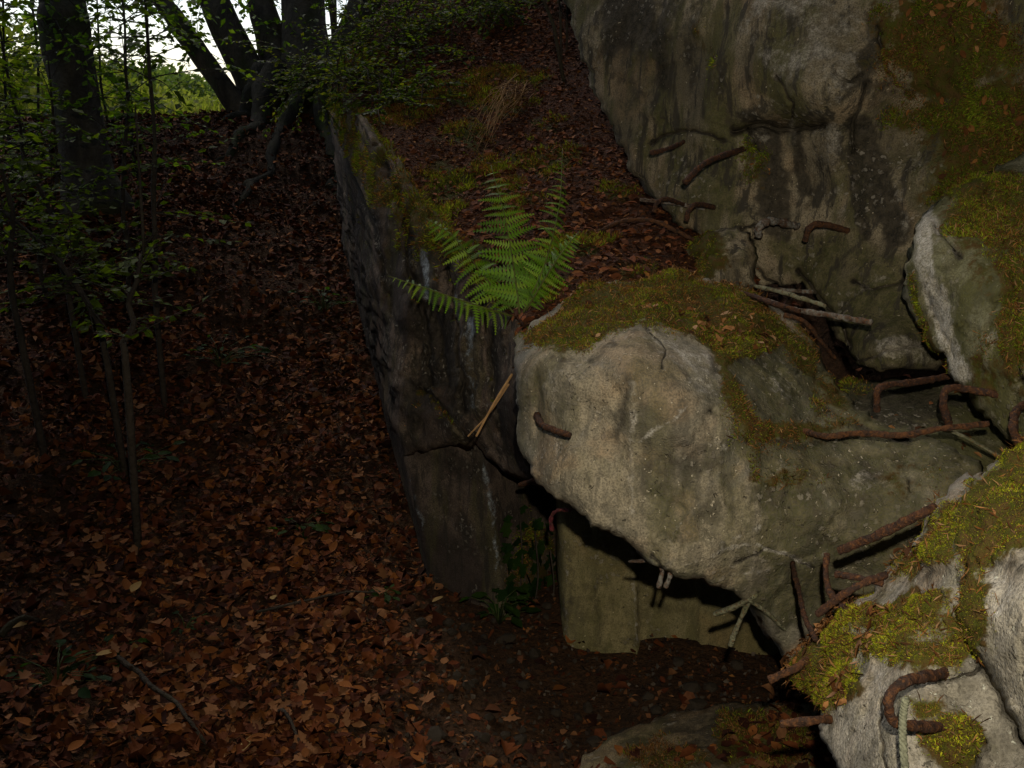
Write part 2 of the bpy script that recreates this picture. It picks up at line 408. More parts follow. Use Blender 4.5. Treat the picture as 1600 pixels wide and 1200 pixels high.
def blades(pos, nr, length, width, cols, flat=0.6):
    n = len(pos); d = nr + unit(n) * flat; d /= np.linalg.norm(d, axis=1)[:, None]
    s = np.cross(d, unit(n)); s /= np.linalg.norm(s, axis=1)[:, None] + 1e-9
    L = length * rng.uniform(.4, 1.2, (n, 1)); W = width * rng.uniform(.7, 1.3, (n, 1))
    b0 = pos - nr * .002
    mid = b0 + d * L * .55 + s * 0
    V = np.stack([b0 - s * W * .5, b0 + s * W * .5, mid + s * W * .45, b0 + d * L + unit(n) * L * .25], 1).reshape(-1, 3)
    o = np.arange(n)[:, None] * 4
    T = np.vstack([o + [0, 1, 2], o + [0, 2, 3]])
    return V, T, np.repeat(cols, 4, 0)

def add_moss(o, V, T, mw, n, length=.014, width=.0022, green=MOSS_COL, brown_frac=.22, needles=.06, name='moss'):
    ct = V[T].mean(1); tw = mw[T].mean(1); tw = np.where(tw > .05, tw + .42 * fbm(ct + 3, 12, 4), 0); tw = np.clip((tw - .38) / .3, 0, 1)
    if tw.sum() < 1e-6: return
    pos, nr = tri_sample(V, T, tw, n)
    length *= .62; width *= .62; patch = fbm(pos, 14, 3)
    cols = pick(green, n, .35) * (1 + .5 * np.clip(patch, -1, 1))[:, None]
    br = rng.random(n) < np.clip(brown_frac + .5 * fbm(pos + 5, 8, 3), 0, .92)
    cols[br] = pick(BROWN, br.sum(), .3)
    g1 = blades(pos, nr, length * (1 + .5 * np.clip(patch, -.8, 1))[:, None], width, cols)
    k = int(n * needles); pos2, nr2 = tri_sample(V, T, tw, max(k, 3))
    g2 = blades(pos2 + nr2 * length * .6, nr2 * .25, .015, .0008, pick(BROWN + [(.30, .17, .08)], len(pos2)), 1.2)
    VV = np.vstack([g1[0], g2[0]]); TT = np.vstack([g1[1], g2[1] + len(g1[0])]); cc = np.vstack([g1[2], g2[2]])
    tag(mesh(name, VV, TT, M['moss'], o, smooth=False, attrs={'col': np.clip(cc, 0, 1)}), kind='stuff')

def block(name, outline, ctrl, material, label, cat='concrete block', step=7, rnd=22, rdepth=.09, amp=.012, freq=7, ext=(0, 1, -.2), T=.6,
          shrink=.75, masks=(), cracks=(), feats=(), topmoss=.0, moss_n=0, moss_kw=None, edge_jit=4, group=None, bigamp=.012, structure=False, facet=.008, ffreq=9, dfun=None):
    ol = np.array(outline, float)
    # resample outline
    pts = []
    for a, b_ in zip(ol, np.roll(ol, -1, 0)):
        n = max(1, int(np.linalg.norm(b_ - a) / step))
        for k in range(n): pts.append(a + (b_ - a) * k / n)
    bd = np.array(pts)
    ctr = bd.mean(0)
    nv = np.c_[bd, np.zeros(len(bd))]
    jit = np.stack([fbm(nv + 3.3, .045, 4, .6), fbm(nv + 77, .045, 4, .6)], 1) * edge_jit
    bd = bd + jit
    x0, y0 = bd.min(0); x1, y1 = bd.max(0)
    qx, qy = np.meshgrid(np.arange(x0, x1, step), np.arange(y0, y1, step)); q = np.c_[qx.ravel(), qy.ravel()]
    q = q + rng.uniform(-.3, .3, q.shape) * step
    q = q[inside(q, bd)]
    cl = []; extra = []
    for line, wd, dp in cracks:
        L = np.array(line, float); seg = np.linalg.norm(np.diff(L, axis=0), axis=1).sum(); nn_ = max(4, int(seg / 4)); t_ = np.linspace(0, 1, nn_)
        cum = np.r_[0, np.cumsum(np.linalg.norm(np.diff(L, axis=0), axis=1))] / seg
        R_ = np.stack([np.interp(t_, cum, L[:, 0]), np.interp(t_, cum, L[:, 1])], 1); j3 = np.c_[R_ * .06, np.full(nn_, 3.1)]
        R_ = R_ + np.stack([fbm(j3, 1, 3), fbm(j3 + 50, 1, 3)], 1) * 3.5
        tn = np.gradient(R_, axis=0); tn /= np.linalg.norm(tn, axis=1)[:, None] + 1e-9; nm = np.c_[-tn[:, 1], tn[:, 0]]
        taper = np.clip(np.minimum(t_, 1 - t_) * 5, .25, 1)[:, None]
        for o_ in (0, .55, -.55, 1.2, -1.2): extra.append(R_ + nm * o_ * wd * taper)
        cl.append((R_, wd, dp))
    if extra:
        ex_ = np.vstack(extra); ex_ = ex_[inside(ex_, bd)]
        for R_, wd, dp in cl: q = q[poly_dist(q, R_) > wd * 1.2 + step * .4]
        q = np.vstack([q, ex_])
    e = poly_dist(q, bd, True); q = q[e > step * .55]; e = e[e > step * .55]
    nb = len(bd)
    allq = np.vstack([bd, q]); ed = np.r_[np.zeros(nb), e]
    res = delaunay_2d_cdt([Vector(p) for p in allq.tolist()], [(i, (i + 1) % nb) for i in range(nb)], [], 1, 1e-5)
    vo = np.array([[v.x, v.y] for v in res[0]]); tr = np.array([f for f in res[2] if len(f) == 3])
    orig = res[3]
    edv = np.array([ed[o[0]] if o else 0 for o in orig]); isb = {o[k]: i for i, o in enumerate(orig) for k in range(len(o))}
    c = np.array(ctrl, float)
    d = dfun(vo) if dfun else tps(c[:, :2], c[:, 2], vo)
    rr = np.clip(edv / rnd, 0, 1); d = d + rdepth * (1 - np.sqrt(np.clip(1 - (1 - rr) ** 2, 0, 1)))
    for (fx, fy, rx, ry, am) in feats:
        d = d + am * np.exp(-((vo[:, 0] - fx) / rx) ** 2 - ((vo[:, 1] - fy) / ry) ** 2)
    W = P(vo[:, 0], vo[:, 1], d)
    nz = fbm(W, freq, 5, .5) * amp + fbm(W + 31, 2.5, 3) * bigamp
    # chipped facets
    cell = np.abs(fbm(W + 11, freq * .8, 3)); nz = nz - cell * amp * .8
    if facet: nz = nz + facet * facets(W, ffreq) + facet * .45 * facets(W + 7, ffreq * 2.7)
    d = d + nz
    crk = np.zeros(len(vo))
    for line, wd, dp in cl:
        g = np.exp(-(poly_dist(vo, line) / (wd * .6)) ** 2); crk = np.maximum(crk, g); d = d + g * dp
    mk = np.zeros((len(vo), 4))
    wob = np.stack([fbm(np.c_[vo * .02, np.zeros(len(vo))], 1, 3), fbm(np.c_[vo * .02, np.ones(len(vo)) * 9], 1, 3)], 1) * 16
    for mm in masks:
        ch, kind = mm[0], mm[1]
        k = 'RGBA'.index(ch)
        if kind == 'e':
            _, _, x, y, rx, ry, s = mm
            q2 = vo + wob; val = s * np.clip(1.6 - np.sqrt(((q2[:, 0] - x) / rx) ** 2 + ((q2[:, 1] - y) / ry) ** 2) * 1.1, 0, 1)
        elif kind == 'l':
            _, _, line, wd, s = mm
            val = s * np.clip(1.5 - poly_dist(vo + wob * .35, line) / wd, 0, 1)
        elif kind == 'p':
            _, _, poly, s = mm
            q2 = vo + wob * .8; val = s * np.where(inside(q2, np.array(poly, float)), 1, 0) * 1.0; val = val * np.clip(.25 + poly_dist(q2, poly, True) / 24, 0, 1) + s * .25 * np.clip(1 - poly_dist(q2, poly, True) / 22, 0, 1)
        if s < 0: mk[:, k] = np.clip(mk[:, k] + val, 0, 1)
        else: mk[:, k] = np.maximum(mk[:, k], val)
    W = P(vo[:, 0], vo[:, 1], d)
    # consistent winding towards the camera
    a = np.cross(W[tr[:, 1]] - W[tr[:, 0]], W[tr[:, 2]] - W[tr[:, 0]]); flip = (a * (CAM - W[tr].mean(1))).sum(1) < 0
    tr[flip] = tr[flip][:, ::-1]
    fn = np.cross(W[tr[:, 1]] - W[tr[:, 0]], W[tr[:, 2]] - W[tr[:, 0]]); vn = np.zeros_like(W)
    for k in range(3): np.add.at(vn, tr[:, k], fn)
    vn /= np.linalg.norm(vn, axis=1)[:, None] + 1e-12
    if topmoss: mk[:, 0] = np.maximum(mk[:, 0], np.clip((vn[:, 2] - .45) * 2.2, 0, 1) * topmoss)
    mk[:, 1] = np.maximum(mk[:, 1], crk * 1.0); mk[:, 0] *= 1 - .6 * crk
    W = W + vn * (mk[:, :1] * (.010 + .016 * np.clip(fbm(W, 16, 4, .6), -.8, 1)[:, None]))
    # sides and back
    bi = np.array([isb[i] for i in range(nb)])
    ring0 = W[bi]; cen = W.mean(0)
    ex = np.array(ext, float); ex = ex / np.linalg.norm(ex)
    nr = max(3, int(T / .05)); rings = []; prev = bi; F2 = []; off = len(W); mks = [mk]
    for r in range(1, nr + 1):
        t = r / nr; s = 1 - (1 - shrink) * t ** 1.5
        c0 = cen + ex * T * t; base = ring0 + ex * T * t
        # contract across the extrusion direction
        rel = base - c0; rel = rel * s
        V2 = c0 + rel + 0
        V2 = V2 + (fbm(V2, freq, 4) * amp * 1.5 + facet * 1.5 * facets(V2, ffreq))[:, None] * (rel / (np.linalg.norm(rel, axis=1)[:, None] + 1e-9))
        rings.append(V2); idx = off + np.arange(nb); off += nb
        nx = np.roll(idx, -1); pn = np.roll(prev, -1)
        F2 += [np.stack([prev, idx, nx], -1), np.stack([prev, nx, pn], -1)]
        mks.append(mk[bi] * np.array([.9, 1, .3, 1])); prev = idx
    V = np.vstack([W] + rings + [(cen + ex * T)[None]]); ci = len(V) - 1
    F2.append(np.stack([prev, np.full(nb, ci), np.roll(prev, -1)], -1))
    S = np.vstack(F2)
    # outward winding check for the sides
    a = np.cross(V[S[:, 1]] - V[S[:, 0]], V[S[:, 2]] - V[S[:, 0]]); o_ = V[S].mean(1) - (cen + ex * T * .5)
    if ((a * o_).sum(1) > 0).mean() < .5: S = S[:, ::-1]
    T_ = np.vstack([tr, S]); mk = np.vstack(mks + [np.zeros((1, 4))])
    o = mesh(name, V, T_, material, attrs={'mask': mk})
    if structure: tag(o, kind='structure')
    else: tag(o, label, cat, group, 'thing')
    if moss_n: add_moss(o, V, T_, mk[:, 0], moss_n, **(moss_kw or {}))
    o_data[o.name] = (V, T_, mk)
    return o
o_data = {}

def bar(parent, pts, r, material='rust', seg=11, flat=1.0, name='rebar', namp=.0017, label=None):
    r = r * .74
    pts = np.array(pts, float); n = max(8, int(len(pts) * 14))
    s = spline(pts, n); path = P(s[:, 0], s[:, 1], s[:, 2])
    V, T_ = tube_geo(path, np.full(n, r) * (1 + .10 * vnoise(np.c_[path * 38]) + .05 * vnoise(path * 140)), seg, namp, 95, flat)
    o = mesh(name, V, T_, M[material], parent)
    if label: o['label'] = label
    return o

# --- wall beside the path (leaning ruin) ---
v = P(510, 120, 5.6) - P(575, 250, 3.6)
wall = block('ruined_wall', [(578, 215), (640, 280), (700, 380), (760, 455), (815, 500), (820, 600), (822, 700), (850, 765), (825, 752), (800, 742), (765, 718), (745, 695), (715, 690), (680, 704), (650, 706), (630, 716), (606, 560), (586, 400)],
    [(578, 215, 3.75), (640, 280, 3.45), (700, 380, 3.05), (760, 455, 2.75), (815, 500, 2.5), (800, 650, 2.6), (735, 600, 2.92), (735, 690, 3.02), (606, 560, 3.4), (586, 400, 3.55), (660, 450, 3.2), (640, 640, 3.24), (640, 716, 3.3), (690, 690, 3.1), (750, 700, 3.0), (800, 740, 2.85), (845, 760, 2.75)],
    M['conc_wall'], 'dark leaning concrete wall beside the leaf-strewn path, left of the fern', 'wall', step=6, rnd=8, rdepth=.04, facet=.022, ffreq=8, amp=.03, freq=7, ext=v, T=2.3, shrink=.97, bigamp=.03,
    cracks=[([(655, 605), (690, 635), (735, 690)], 5, .06), ([(600, 250), (640, 350), (650, 430), (690, 520), (700, 600)], 8, .05), ([(575, 330), (600, 430), (625, 520)], 7, .04), ([(625, 300), (640, 420), (668, 520), (672, 600)], 6, .07), ([(700, 400), (715, 520), (725, 640)], 5, .05), ([(755, 470), (768, 560), (780, 680)], 5, .05)],
    feats=[(690, 540, 25, 60, .09), (655, 560, 10, 80, .06), (630, 600, 9, 70, -.04), (770, 560, 14, 60, .05), (700, 440, 12, 50, .05), (610, 420, 9, 60, .05), (640, 480, 20, 60, -.05), (720, 580, 12, 70, -.06), (620, 330, 25, 40, -.05)],
    masks=[('B', 'l', [(667, 395), (667, 430), (664, 465)], 5, .75), ('B', 'l', [(733, 505), (736, 560)], 8, .6), ('B', 'l', [(738, 560), (735, 640)], 5, .3), ('B', 'l', [(735, 520), (732, 600)], 9, .4), ('G', 'e', 690, 570, 50, 90, .7), ('G', 'l', [(655, 330), (640, 430), (655, 560), (640, 700)], 14, .6), ('G', 'l', [(775, 520), (770, 620), (790, 700)], 12, .6), ('B', 'l', [(712, 460), (722, 530)], 6, .4), ('B', 'l', [(600, 300), (612, 420)], 5, .3), ('R', 'e', 600, 280, 40, 60, .6), ('R', 'e', 700, 330, 80, 70, .8)],
    topmoss=.7, moss_n=30000, moss_kw=dict(length=.03, width=.004, brown_frac=.3))

def corner_depth(v_):
    xc = 752 + (v_[:, 1] - 700) * .135
    return np.where(v_[:, 0] < xc, 3.17 + (xc - v_[:, 0]) * .0017, 3.17 + (v_[:, 0] - xc) * .0034) + .00028 * (v_[:, 1] - 700)
lower = block('formed_wall', [(618, 640), (700, 620), (830, 640), (880, 700), (892, 1040), (796, 1025), (740, 985), (682, 962), (655, 830), (630, 710)], [(0, 0, 3)],
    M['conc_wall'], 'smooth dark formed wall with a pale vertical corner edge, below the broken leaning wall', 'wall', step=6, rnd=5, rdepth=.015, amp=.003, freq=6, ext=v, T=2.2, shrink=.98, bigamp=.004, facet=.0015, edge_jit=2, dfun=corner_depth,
    masks=[('B', 'l', [(752, 690), (766, 800), (779, 900), (790, 985)], 4.5, .42), ('B', 'l', [(640, 740), (662, 850), (684, 950)], 5, .3), ('A', 'e', 830, 760, 40, 70, .35), ('G', 'e', 700, 720, 60, 30, .5), ('R', 'e', 835, 900, 40, 90, .55), ('G', 'e', 720, 860, 40, 60, .3)],
    moss_n=6000, moss_kw=dict(length=.02, width=.004, brown_frac=.2))

def panel_depth(v_):
    x = v_[:, 0] - (v_[:, 1] - 850) * .035
    return np.interp(x, [860, 928, 932, 983, 990, 994, 1034, 1038, 1084, 1090, 1400], [3.08, 3.05, 3.04, 3.035, 3.02, 3.085, 3.085, 3.08, 3.08, 3.06, 3.03])
# --- sheltered inner wall under the overhang ---
inner = block('sheltered_wall', [(872, 680), (985, 690), (1130, 700), (1260, 720), (1270, 1090), (1100, 1085), (1000, 1075), (885, 1050), (876, 900)],
    [(872, 700, 3.1), (930, 850, 3.02), (984, 850, 3.0), (994, 850, 3.08), (1060, 900, 3.05), (1086, 900, 3.03), (1094, 900, 3.1), (1200, 900, 3.05), (885, 1050, 3.04), (1000, 1070, 3.04), (1260, 1090, 2.95), (1260, 720, 3.05)],
    M['conc_inner'], 'smooth olive concrete wall in the hollow under the big mossy block', 'wall', dfun=panel_depth, step=5, rnd=10, rdepth=.03, amp=.004, freq=5, ext=(0, 1, 0), T=.7, shrink=1.0, bigamp=.008, edge_jit=2, facet=.001,
    masks=[('B', 'l', [(989, 860), (996, 1000)], 4, .5), ('G', 'l', [(1030, 860), (1040, 1050)], 10, .3), ('G', 'l', [(930, 860), (935, 1050)], 9, .35), ('G', 'l', [(1100, 900), (1105, 1060)], 8, .4), ('B', 'l', [(880, 830), (888, 1000)], 5, .3), ('G', 'e', 890, 940, 14, 60, .4), ('R', 'e', 940, 1060, 60, 14, .4)])

# --- soil bank behind the fern, between wall and upper slab ---
bank = block('soil_bank', [(510, 124), (545, 160), (590, 215), (650, 290), (705, 385), (765, 462), (815, 508), (860, 520), (1000, 480), (1175, 480), (1190, 400), (1150, 330), (1060, 250), (1000, 150), (960, 40), (960, -120), (660, -120), (615, -30), (580, 30), (545, 85)],
    [(510, 124, 5.4), (590, 215, 4.0), (650, 290, 3.6), (705, 385, 3.12), (765, 462, 2.75), (815, 508, 2.42), (860, 500, 2.4), (1000, 470, 2.5), (1190, 470, 2.65), (1150, 360, 2.95), (900, 300, 3.3), (1000, 330, 3.1), (850, 150, 4.3), (880, -20, 5.4), (700, 100, 4.9), (600, 0, 6.0), (800, 230, 3.85), (750, 340, 3.25), (900, 400, 2.75), (960, -120, 6.2), (580, 30, 5.9)],
    M['bank'], '', step=8, rnd=8, rdepth=.02, amp=.02, freq=6, ext=(.15, 1, -.35), T=.9, shrink=1.0, bigamp=.05, edge_jit=5, structure=True, facet=0,
    masks=[('R', 'e', 690, 150, 60, 25, .8), ('R', 'e', 620, 180, 50, 25, .7), ('R', 'e', 780, 120, 60, 16, .8), ('R', 'e', 830, 250, 60, 24, .6), ('R', 'e', 690, 290, 60, 40, .6), ('R', 'e', 760, 260, 30, 20, .7), ('R', 'e', 910, 385, 50, 18, .7), ('R', 'e', 560, 90, 60, 50, .7), ('R', 'e', 850, 450, 40, 26, .7), ('R', 'e', 880, 240, 40, 20, .5), ('R', 'e', 660, 350, 30, 40, .6), ('R', 'e', 760, 170, 70, 20, .6), ('R', 'e', 720, 220, 50, 22, .6), ('R', 'e', 800, 310, 50, 26, .55), ('R', 'e', 960, 300, 40, 20, .5), ('R', 'e', 850, 200, 40, 14, .5), ('R', 'e', 740, 400, 40, 30, .6), ('R', 'e', 1000, 420, 50, 16, .55)],
    moss_n=95000, moss_kw=dict(length=.026, width=.0034, brown_frac=.45))

# --- big mossy block in the middle ---
main = block('mossy_concrete_block', [(806, 540), (830, 505), (870, 478), (930, 448), (1000, 434), (1080, 434), (1150, 446), (1185, 466), (1240, 498), (1275, 545), (1300, 600), (1340, 640), (1400, 668), (1470, 690), (1530, 718), (1540, 780), (1480, 830), (1440, 890), (1390, 950), (1330, 1000), (1280, 1040), (1235, 1040), (1222, 1022), (1205, 988), (1185, 952), (1150, 927), (1100, 907), (1055, 902), (1020, 882), (985, 847), (940, 827), (890, 792), (855, 767), (830, 737), (812, 690), (804, 620)],
    [(806, 540, 2.2), (812, 690, 2.12), (852, 560, 2.0), (852, 740, 1.98), (868, 600, 1.955), (868, 720, 1.945), (930, 650, 1.92), (990, 700, 1.895), (1000, 820, 1.885), (985, 540, 1.925), (1090, 600, 1.89), (1080, 760, 1.875), (1100, 880, 1.88), (1150, 620, 1.93), (1200, 620, 2.0), (1200, 720, 1.92), (1280, 800, 1.91), (1180, 850, 1.9), (1220, 1000, 2.08), (1400, 800, 1.92), (1500, 730, 1.95), (1350, 665, 2.08), (1270, 570, 2.28), (1000, 440, 2.45), (1150, 452, 2.5), (870, 485, 2.35), (1080, 500, 2.2), (900, 520, 2.15), (1160, 520, 2.2), (1300, 900, 2.0)],
    M['conc_main'], 'big tan concrete block with a moss cap, overhanging the hollow at the centre', step=5, rnd=9, rdepth=.035, facet=.016, ffreq=6.5, amp=.005, freq=12, ext=(.1, 1, -.28), T=1.25, shrink=.85, bigamp=.007, edge_jit=5,
    feats=[(988, 680, 10, 110, -.012), (1190, 620, 30, 50, .012), (840, 650, 7, 80, .02), (1260, 690, 80, 10, .02)],
    cracks=[([(1010, 520), (1040, 545), (1035, 575)], 2.5, .012), ([(1110, 640), (1145, 655), (1170, 690)], 2.5, .012), ([(1150, 880), (1200, 855), (1270, 885)], 2.5, .006), ([(1290, 640), (1350, 670), (1420, 690)], 7, .02), ([(1240, 870), (1250, 930)], 3, .01), ([(1020, 870), (1035, 890)], 3, .01)],
    masks=[('R', 'p', [(815, 540), (870, 480), (930, 440), (1080, 425), (1190, 455), (1250, 520), (1220, 545), (1170, 560), (1130, 590), (1105, 560), (1060, 535), (1010, 515), (960, 530), (920, 550), (880, 552), (845, 535)], 1.0),
           ('R', 'l', [(1130, 590), (1150, 640), (1180, 680), (1178, 740)], 12, .55), ('R', 'l', [(1190, 675), (1260, 672), (1330, 660)], 14, .62), ('R', 'e', 1150, 640, 30, 50, .3), ('R', 'e', 1260, 690, 90, 26, .3), ('R', 'e', 1260, 560, 30, 50, .6), ('R', 'e', 1250, 745, 70, 18, .42), ('R', 'e', 1300, 620, 40, 40, .6), ('R', 'e', 1430, 760, 60, 30, .38),
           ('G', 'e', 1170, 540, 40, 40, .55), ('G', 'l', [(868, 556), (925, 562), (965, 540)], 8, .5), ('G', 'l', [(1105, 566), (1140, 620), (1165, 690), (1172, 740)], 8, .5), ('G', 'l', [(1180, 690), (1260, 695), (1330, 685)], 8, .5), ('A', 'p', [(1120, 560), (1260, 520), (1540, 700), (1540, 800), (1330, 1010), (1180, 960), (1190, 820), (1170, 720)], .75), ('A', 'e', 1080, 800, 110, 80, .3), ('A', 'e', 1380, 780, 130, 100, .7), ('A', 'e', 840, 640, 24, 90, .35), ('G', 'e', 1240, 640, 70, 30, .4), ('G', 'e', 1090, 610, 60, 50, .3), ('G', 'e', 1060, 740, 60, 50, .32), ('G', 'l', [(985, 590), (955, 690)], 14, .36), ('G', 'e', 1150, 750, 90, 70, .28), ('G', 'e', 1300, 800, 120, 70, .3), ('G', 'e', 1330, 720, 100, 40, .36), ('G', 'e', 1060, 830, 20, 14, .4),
           ('B', 'p', [(1000, 520), (1080, 545), (1115, 590), (1120, 640), (1090, 610), (1030, 560)], .55), ('B', 'e', 1210, 610, 30, 26, .35), ('B', 'e', 1235, 735, 14, 14, .4), ('B', 'e', 1330, 750, 26, 16, .4),
           ('B', 'l', [(990, 600), (990, 800)], 7, .38), ('B', 'l', [(1040, 885), (1110, 870), (1180, 850), (1270, 885)], 4, .5), ('B', 'l', [(1120, 855), (1190, 825)], 4, .4), ('B', 'l', [(1110, 870), (1160, 900), (1230, 880)], 3, .4), ('B', 'l', [(862, 580), (866, 720)], 6, .35), ('B', 'l', [(1000, 690), (1060, 640), (1120, 615)], 3, .4), ('B', 'l', [(1030, 860), (1075, 800)], 3, .35), ('B', 'e', 1085, 575, 22, 16, .45), ('B', 'e', 1140, 690, 10, 7, .5)],
    moss_n=150000, moss_kw=dict(length=.011, width=.0019, brown_frac=.3, needles=.07))

# --- large upper slab ---
upper = block('leaning_slab', [(845, -330), (872, -90), (885, 10), (905, 80), (925, 140), (955, 205), (975, 247), (1003, 285), (1032, 312), (1062, 352), (1100, 378), (1150, 384), (1172, 400), (1172, 446), (1212, 442), (1262, 444), (1300, 500), (1312, 532), (1335, 562), (1372, 583), (1422, 581), (1500, 575), (1560, 500), (1620, 420), (1780, 330), (1780, -330)],
    [(872, -90, 3.35), (955, 205, 3.1), (1032, 312, 2.95), (1100, 370, 2.85), (1150, 360, 2.75), (1100, 150, 2.78), (1100, 0, 2.75), (1300, 60, 2.45), (1290, 160, 2.42), (1260, 225, 2.66), (1300, 300, 2.64), (1210, 420, 2.75), (1290, 420, 2.62), (1350, 400, 2.55), (1400, 470, 2.45), (1390, 575, 2.38), (1330, 550, 2.5), (1420, 200, 2.5), (1440, 280, 2.45), (1480, 560, 2.4), (1550, 100, 2.25), (1600, 300, 2.3), (1780, -90, 2.1), (1300, -300, 2.6), (1780, -330, 2.3), (850, -320, 3.5), (1780, 330, 2.2), (1200, 250, 2.75), (1150, 190, 2.72)],
    M['conc_upper'], 'large leaning upper slab, dark streaked and algae-stained, at the top right', 'concrete slab', step=5.5, rnd=8, rdepth=.035, facet=.010, ffreq=6, amp=.009, freq=8, ext=(.15, 1, .1), T=.9, shrink=.95, bigamp=.02, edge_jit=7,
    cracks=[([(1020, 225), (1060, 205), (1110, 210), (1130, 222)], 4, .03), ([(1145, 205), (1190, 195), (1240, 205), (1290, 195)], 6, .07), ([(1170, 200), (1185, 235)], 4, .03), ([(1355, 130), (1335, 190), (1330, 240)], 4, .03), ([(1215, 120), (1240, 160), (1235, 195)], 3, .02), ([(1245, 420), (1270, 450), (1320, 510), (1330, 545)], 4, .05), ([(1175, 375), (1172, 410), (1200, 435), (1215, 442)], 4, .04), ([(1330, 440), (1370, 450), (1420, 440)], 3, .02), ([(1340, 565), (1400, 545), (1440, 535)], 3, .015), ([(1160, 360), (1180, 350)], 3, .02), ([(1300, 115), (1330, 128), (1345, 118)], 3, .02), ([(1370, 40), (1385, 110), (1420, 150)], 6, .03)],
    feats=[(1225, 200, 60, 14, .05), (1110, 160, 20, 60, -.02), (1300, 240, 16, 40, -.04), (1390, 540, 60, 40, -.07)],
    masks=[('B', 'p', [(1180, -90), (1350, -90), (1375, 60), (1350, 110), (1300, 165), (1250, 150), (1200, 120), (1150, 60)], .42), ('B', 'e', 1300, 60, 60, 80, .5), ('B', 'l', [(1240, 190), (1245, 240)], 8, .45), ('B', 'l', [(1300, 205), (1296, 250)], 14, .5), ('B', 'l', [(1408, 300), (1414, 370)], 10, .45), ('B', 'l', [(1090, 130), (1098, 220)], 10, .3), ('G', 'l', [(1250, 215), (1258, 300)], 12, .8), ('G', 'l', [(1330, 240), (1345, 330), (1350, 370)], 12, .7), ('G', 'l', [(1225, 300), (1228, 370)], 10, .7), ('G', 'l', [(1030, 30), (1040, 130)], 12, .7), ('G', 'l', [(1075, 60), (1085, 140)], 9, .5), ('G', 'l', [(1140, 160), (1150, 230)], 10, .5), ('G', 'l', [(960, 60), (985, 190)], 12, .5), ('G', 'e', 1300, 260, 50, 14, .4), ('G', 'e', 990, 30, 50, 70, .9), ('G', 'e', 1100, 120, 40, 60, .4), ('G', 'e', 1050, 20, 60, 60, .4), ('G', 'e', 1010, 130, 30, 60, .35), ('G', 'l', [(1195, 215), (1205, 300), (1210, 350)], 26, .95), ('G', 'l', [(1345, 200), (1370, 280), (1400, 360)], 26, .95), ('G', 'e', 1180, 180, 40, 16, .6), ('G', 'e', 1370, 80, 16, 60, .7), ('G', 'l', [(1330, 150), (1360, 110), (1420, 160)], 14, .5),
           ('R', 'e', 1480, 60, 110, 90, .8), ('R', 'e', 1560, 220, 100, 100, .85), ('R', 'e', 1490, 290, 60, 40, .6), ('R', 'e', 1450, 180, 60, 40, .5), ('R', 'e', 1180, 260, 14, 50, .55), ('R', 'e', 1100, 70, 12, 50, .4), ('R', 'e', 1110, 400, 40, 24, .7), ('R', 'e', 1580, 330, 60, 60, .7),
           ('B', 'e', 1295, 225, 18, 26, .42), ('B', 'e', 1190, 215, 12, 20, .4), ('B', 'e', 1400, 552, 62, 24, .6), ('B', 'e', 1350, 430, 30, 20, .3), ('B', 'e', 1470, 260, 50, 40, .34), ('B', 'l', [(1310, 300), (1320, 350)], 9, .3), ('A', 'p', [(1150, 380), (1250, 360), (1440, 380), (1520, 560), (1330, 590), (1280, 470)], .7), ('A', 'p', [(920, 130), (1150, 160), (1180, 370), (1060, 350)], .45), ('A', 'e', 1480, 250, 120, 120, .55), ('A', 'e', 1080, 60, 60, 90, .3)],
    moss_n=80000, moss_kw=dict(length=.015, width=.0026, brown_frac=.18, green=MOSS_COL + [(.12, .17, .01), (.14, .2, .01)]))

# --- chunk on the bank, under the slab's lower edge ---
chunk = block('concrete_chunk', [(1062, 420), (1080, 385), (1110, 362), (1150, 356), (1178, 362), (1184, 400), (1176, 440), (1150, 468), (1100, 470), (1060, 455)],
    [(1062, 430, 2.85), (1110, 370, 2.72), (1178, 370, 2.66), (1170, 440, 2.6), (1110, 460, 2.6), (1130, 410, 2.58)], M['conc_upper'],
    'small mossy concrete chunk wedged behind the moss cap, below the leaning slab', step=5, rnd=8, rdepth=.035, facet=.025, edge_jit=8, amp=.015, ext=(0, 1, -.5), T=.35, shrink=.8,
    masks=[('R', 'e', 1105, 400, 40, 40, .75), ('G', 'e', 1100, 440, 40, 20, .6)], moss_n=5000)

# --- slab floor behind the block on the right ---
ledge = block('concrete_ledge', [(1318, 598), (1345, 596), (1400, 592), (1490, 590), (1620, 640), (1760, 690), (1760, 900), (1560, 800), (1480, 740), (1380, 700), (1325, 650)],
    [(1230, 540, 2.6), (1400, 590, 2.4), (1490, 595, 2.35), (1620, 650, 2.25), (1760, 700, 2.15), (1760, 880, 1.95), (1560, 760, 2.05), (1400, 680, 2.18), (1300, 620, 2.35)], M['conc_green'],
    'flat dark greenish concrete ledge in the gap behind the central block', 'concrete slab', step=7, rnd=10, rdepth=.03, amp=.008, ext=(0, .6, -1), T=.5, shrink=.9,
    masks=[('G', 'e', 1390, 620, 110, 50, .7), ('G', 'e', 1300, 590, 60, 30, .6), ('R', 'e', 1320, 610, 50, 20, .5)], moss_n=5000)

